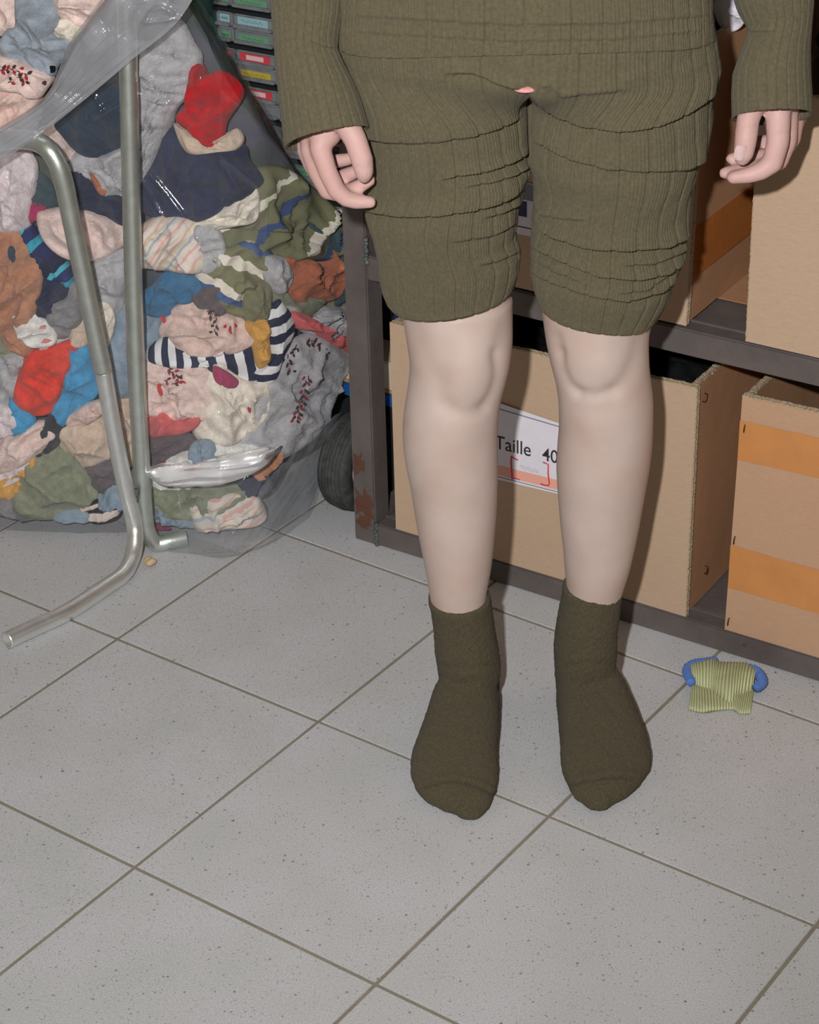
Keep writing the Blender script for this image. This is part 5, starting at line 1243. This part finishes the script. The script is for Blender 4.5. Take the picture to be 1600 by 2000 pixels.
# tight pleats radiating from the cuff, and the sagging crease low on the right
d += np.where(isf, 0.0030 * (1 - np.abs(np.sin((px * 0.8 - py * 0.55) * 0.021 + 1.2 * np.sin(py * 0.012)))) ** 3, 0)
d += fold(px, py, [(285, 925), (330, 935), (400, 938), (470, 930), (530, 880), (560, 860)], -0.010, 24, .9, 22, 30)
CRS = [([(270, 168), (300, 156), (340, 152), (388, 155)], 2.6), ([(266, 181), (298, 188), (324, 203)], 3.2), ([(278, 352), (300, 395), (318, 428)], 1.6), ([(298, 345), (340, 400), (366, 436), (394, 482)], 2.2), ([(350, 813), (376, 806), (424, 808)], 2.6), ([(352, 812), (396, 830)], 2.2), ([(178, 228), (212, 206), (240, 190)], 1.8), ([(12, 338), (22, 352)], 3.0), ([(14, 350), (20, 362)], 2.2), ([(48, 348), (54, 362)], 2.2), ([(8, 652), (24, 630), (42, 616)], 2.6), ([(284, 948), (312, 984), (344, 1004)], 2.0), ([(384, 470), (392, 500)], 2.4), ([(186, 190), (200, 215)], 1.6), ([(340, 140), (352, 150)], 2.0)]
for poly, w in CRS: d += np.where(isf, 0.0056 * np.exp(-(poly_dist(px, py, poly) / (w * 2.2)) ** 2), 0)
P = P + dr * d[:, None]
P[:, 2] = np.maximum(P[:, 2], 0.003)
G3 = P.reshape(n_, m_, 3); bott = G3[0].mean(0) + (G3[0] - G3[0].mean(0)) * 0.03; bott[:, 2] = 0.003
# cut the mouth open along the slanting rim: drop the faces above it on the front
V = np.concatenate([bott, G3.reshape(-1, 3)]); Fq = grid_faces(n_ + 1, m_, True)
cen = V[Fq].mean(1); fx, fy = proj(cen)
rim_y = np.interp(fx, [-300, -60, 0, 70, 120, 190, 260, 330, 370, 420], [470, 345, 300, 258, 218, 160, 104, 46, 8, -40])
keep = ~((fy < rim_y) & (cen[:, 1] < 2.70) & (fx < 415)) & ~((cen[:, 2] > 0.60) & (cen[:, 1] > 2.70) & (fx < 330))
me = mesh_np('film', V, Fq[keep]); o = link('film', me, M_FILM); rel(o, bag)
o['label'] = 'glossy clear film of the bag'
# folded back cuff: a doubled band of film round the rim
up = np.array([(-130, 330), (-60, 282), (0, 252), (56, 218), (95, 184), (118, 140), (140, 90), (172, 46), (208, -2), (240, -50), (270, -100)], float)
lo_ = np.array([(-130, 400), (-60, 356), (0, 316), (68, 272), (122, 230), (188, 176), (258, 117), (318, 70), (352, 36), (384, -14), (412, -70)], float)
NC = 220; U = catmull(up, NC); Lw = catmull(lo_, NC); rows = []
prof = [(-0.06, 0.050), (-0.03, 0.028), (0.0, 0.010), (0.05, 0.0), (0.2, -0.004), (0.35, -0.005), (0.5, -0.004), (0.65, -0.003), (0.8, -0.002), (0.92, 0.0), (1.0, 0.002)]
_v = np.array(prof)
for v in np.concatenate([[-0.06, -0.03], np.linspace(0, 1, 40)]):
    dy = float(np.interp(v, _v[:, 0], _v[:, 1]))
    row = []
    for k in range(NC):
        q = U[k] + (Lw[k] - U[k]) * v; row.append(at_y(q[0], q[1], min(float(bag_y(np.clip(q[0], -120, 420))), 2.515) - 0.062 + dy))
    rows.append(row)
R = np.array(rows); P = R.reshape(-1, 3); nrm_ = np.array([0.1, -0.95, 0.3]); P = P + nrm_ * (fbm(P, 24, 91, 3) * 0.0030)[:, None]
px, py = proj(P); vv = np.repeat(np.concatenate([[-0.06, -0.03], np.linspace(0, 1, 40)]), NC); uu = np.tile(np.linspace(0, 1, NC), 42)
P = P + nrm_ * (0.0007 * np.sin(vv * 34 + 3 * np.sin(uu * 7)) + 0.0005 * np.sin(vv * 71 + 5 * np.sin(uu * 5 + 1)))[:, None]
for poly, w, A in (([(284, 44), (294, 24), (312, 14), (330, 22), (338, 30)], 4.5, .006), ([(284, 45), (312, 42), (352, 36)], 4.0, .005), ([(268, 6), (282, 2)], 4, .004)): P = P + nrm_ * (A * np.exp(-(poly_dist(px, py, poly) / w) ** 2))[:, None]
B2 = P.reshape(R.shape) + np.array([0, 0.0025, 0])
V = np.concatenate([P, B2.reshape(-1, 3)]); a_, b_ = R.shape[:2]
F = np.concatenate([grid_faces(a_, b_, False), grid_faces(a_, b_, False, a_ * b_)[:, ::-1]])
o = link('folded_cuff', mesh_np('folded_cuff', V, F), M_FILM2); rel(o, bag); o['label'] = 'milky doubled film cuff folded over the stand'
# loose flat corners of the bag, trailing on the floor at the right
def sheet(name, poly3, mat, seed, amp=0.004, n=26):
    """poly3: 4 corners, gently creased"""
    A, B, C, D = (np.array(q, float) for q in poly3); u = np.linspace(0, 1, n); Ug, Vg = np.meshgrid(u, u)
    P = ((1 - Ug) * (1 - Vg))[..., None] * A + (Ug * (1 - Vg))[..., None] * B + (Ug * Vg)[..., None] * C + ((1 - Ug) * Vg)[..., None] * D
    nn = np.cross(B - A, D - A); nn /= np.linalg.norm(nn); q = P.reshape(-1, 3)
    w = fbm(q, 38, seed, 3) * amp + 0.6 * amp * (1 - np.abs(np.sin((Ug - Vg * 0.6).ravel() * 17))) ** 2
    q = q + nn * w[:, None]; q[:, 2] = np.maximum(q[:, 2], 0.0025)
    V = q; F = grid_faces(n, n, False)
    o = link(name, mesh_np(name, V, F), mat); rel(o, bag); return o
sheet('loose_corner', [at_z(455, 1083, .004), at_z(602, 996, .004), at_y(668, 800, 2.585), at_y(520, 930, 2.475)], M_FILM3, 5)
sheet('loose_corner', [at_z(330, 1066, .004), at_z(458, 1084, .004), at_y(515, 930, 2.474), at_y(400, 950, 2.465)], M_FILM, 6)
sheet('film_tip_glint', [at_y(630, 892, 2.585), at_y(648, 872, 2.585), at_y(652, 838, 2.60), at_y(644, 846, 2.60)], M_GLINT, 9, 0.002, 14)  # small scrap of film added as a painted white highlight
gt = catmull(np.array([(284, 916), (326, 904), (372, 908), (410, 898), (452, 888), (500, 876), (548, 868)], float), 60)
gb = catmull(np.array([(286, 928), (318, 948), (372, 950), (430, 946), (478, 932), (520, 908), (549, 871)], float), 60)
rows = []
for v in np.linspace(0, 1, 22):
    q = gt + (gb - gt) * v; rows.append(at_yv(q[:, 0], q[:, 1], bag_y(q[:, 0]) - 0.025 - 0.012 * math.sin(PI * min(1, v * 0.8))))
R = np.array(rows); P = R.reshape(-1, 3); px, py = proj(P); ww = np.repeat(np.sin(PI * np.linspace(0, 1, 22)) ** 0.5, 60)
rid = 1 - np.abs(np.sin(px * 0.045 + py * 0.13 + 1.6 * np.sin(px * 0.021 + 1) + 0.8 * np.sin(py * 0.2)))
P = P + np.array([0.1, -0.8, 0.6]) * ((rid ** 1.5 * 0.0050 + fbm(P, 50, 12, 2) * 0.0012) * ww)[:, None]
V = np.concatenate([P, P + np.array([0, 0.0012, 0])]); F = np.concatenate([grid_faces(22, 60, False), grid_faces(22, 60, False, 22 * 60)[:, ::-1]])
o = link('creased_fold', mesh_np('creased_fold', V, F), M_GLINT); rel(o, bag); o['label'] = 'creased fold of film with its glint painted white'  # fold is film, its white highlight is in the colour

# ------------------------------------------------------------------ small things on the floor
scrap = empty('knit_scrap', tuple(at_z(1412, 1340, 0)))
tag(scrap, 'small green ribbed knit offcut with blue edges lying on the floor by the rack', 'knit scrap')
M_SCG = stripes('scrap_green', [(1, (132, 136, 100)), (1.1, (176, 178, 142))], 215, 0.0006); M_SCB = fabric((78, 112, 178)); M_SCL = fabric((128, 134, 104))
def knit_sheet(name, cols, th, mat, seed, ribs, nz=26, nx=120, lift=0.0):
    """cols: list of (top px, bottom px, lift m) along the piece, lying on the floor"""
    T_ = catmull(np.array([c[0] for c in cols], float), nx); Bt = catmull(np.array([c[1] for c in cols], float), nx); Lf = np.interp(np.linspace(0, 1, nx), np.linspace(0, 1, len(cols)), [c[2] for c in cols])
    V = []; uv = []
    for j in range(nz):
        v = j / (nz - 1)
        for i in range(nx):
            q = T_[i] + (Bt[i] - T_[i]) * v; P = at_z(q[0], q[1], 0.003)
            w = math.sin(PI * v) ** 0.5; h = 0.004 + lift + th * w + Lf[i] * w + 0.0011 * math.cos(2 * PI * ribs * i / nx) * w; V.append((P[0], P[1], h)); uv.append((v * 0.06, i / nx * ribs / 215))
    V = np.array(V); nzz = fbm(V, 60, seed, 2) * 0.0012; V[:, 2] += nzz; V[:, 2] = np.maximum(V[:, 2], 0.0035)
    lo = V.copy(); lo[:, 2] = np.maximum(V[:, 2] - 0.005, 0.0008)
    F = np.concatenate([grid_faces(nz, nx, False), grid_faces(nz, nx, False, nz * nx)[:, ::-1]])
    # side walls
    k = np.arange(nx - 1); a = nz * nx
    F = np.concatenate([F, np.stack([k + 1, k, a + k, a + k + 1], 1), np.stack([(nz - 1) * nx + k, (nz - 1) * nx + k + 1, a + (nz - 1) * nx + k + 1, a + (nz - 1) * nx + k], 1)])
    r_ = np.arange(nz - 1) * nx
    F = np.concatenate([F, np.stack([r_, r_ + nx, a + r_ + nx, a + r_], 1), np.stack([r_ + nx + nx - 1, r_ + nx - 1, a + r_ + nx - 1, a + r_ + nx + nx - 1], 1)])
    o = link(name, mesh_np(name, np.concatenate([V, lo]), F, np.array(uv + uv)), mat); rel(o, scrap); return o
knit_sheet('under_layer', [((1352, 1334), (1346, 1384), 0), ((1370, 1338), (1372, 1390), 0), ((1400, 1345), (1402, 1386), 0), ((1432, 1345), (1430, 1384), 0), ((1455, 1345), (1446, 1392), 0), ((1474, 1335), (1466, 1392), 0)], 0.004, M_SCG, 3, 26)
knit_sheet('rib_body', [((1345, 1310), (1352, 1340), .002), ((1362, 1304), (1366, 1345), .004), ((1390, 1296), (1388, 1350), .006), ((1408, 1300), (1400, 1360), .004), ((1432, 1302), (1425, 1376), .006), ((1456, 1304), (1446, 1362), .006), ((1478, 1314), (1470, 1352), .004)], 0.009, M_SCG, 4, 24, lift=0.003)
def floor_rope(pts, r, mat, seed, z=0.012):
    P = [at_z(x, y, z) for x, y in pts]; P = catmull(np.array(P), 60); P = P + np.stack([fbm(P, 120, seed, 1) * 0.0012, 0 * P[:, 0], fbm(P, 100, seed + 1, 1) * 0.0012], 1)
    rr = r * (0.75 + 0.25 * np.sin(np.linspace(0.15, PI - 0.15, 60))) * (1 + 0.08 * np.sin(np.arange(60) * 1.7))
    o = link('blue_edge', tube_mesh('blue_edge', P, rr, 14), mat); rel(o, scrap)
floor_rope([(1352, 1334), (1344, 1318), (1346, 1303), (1362, 1296), (1382, 1293), (1400, 1289)], 0.0068, M_SCB, 3)
floor_rope([(1452, 1306), (1470, 1308), (1484, 1318), (1488, 1334), (1476, 1345)], 0.0068, M_SCB, 8)
th_ = link('loose_thread', tube_mesh('loose_thread', [at_z(x, y, .002) for x, y in catmull(np.array([(1400, 1388), (1412, 1380), (1428, 1382), (1436, 1390)], float), 20)], 0.0007, 6), M_SCL); rel(th_, scrap)
cr = MB(); cc_ = at_z(296, 1094, 0.008)
r_ = np.random.RandomState(4)
for k in range(5): cr.sphere(cc_ + np.array([r_.normal() * .006, r_.normal() * .004, -0.003 + .002 * k * .5]), (0.006, 0.005, 0.0045), 8, 12)
me = remesh(cr.mesh('crumb'), 0.0012, 2, 'crumb'); V = get_co(me); V[:, 2] = np.maximum(V[:, 2], 0.0004); set_co(me, V)
o = link('crumb', me, mat_basic('beige_crumb', lin(188, 160, 128), 0.9, var=0.2, vscale=120)); tag(o, 'small beige crumb on the floor at the foot of the tubes', 'crumb')
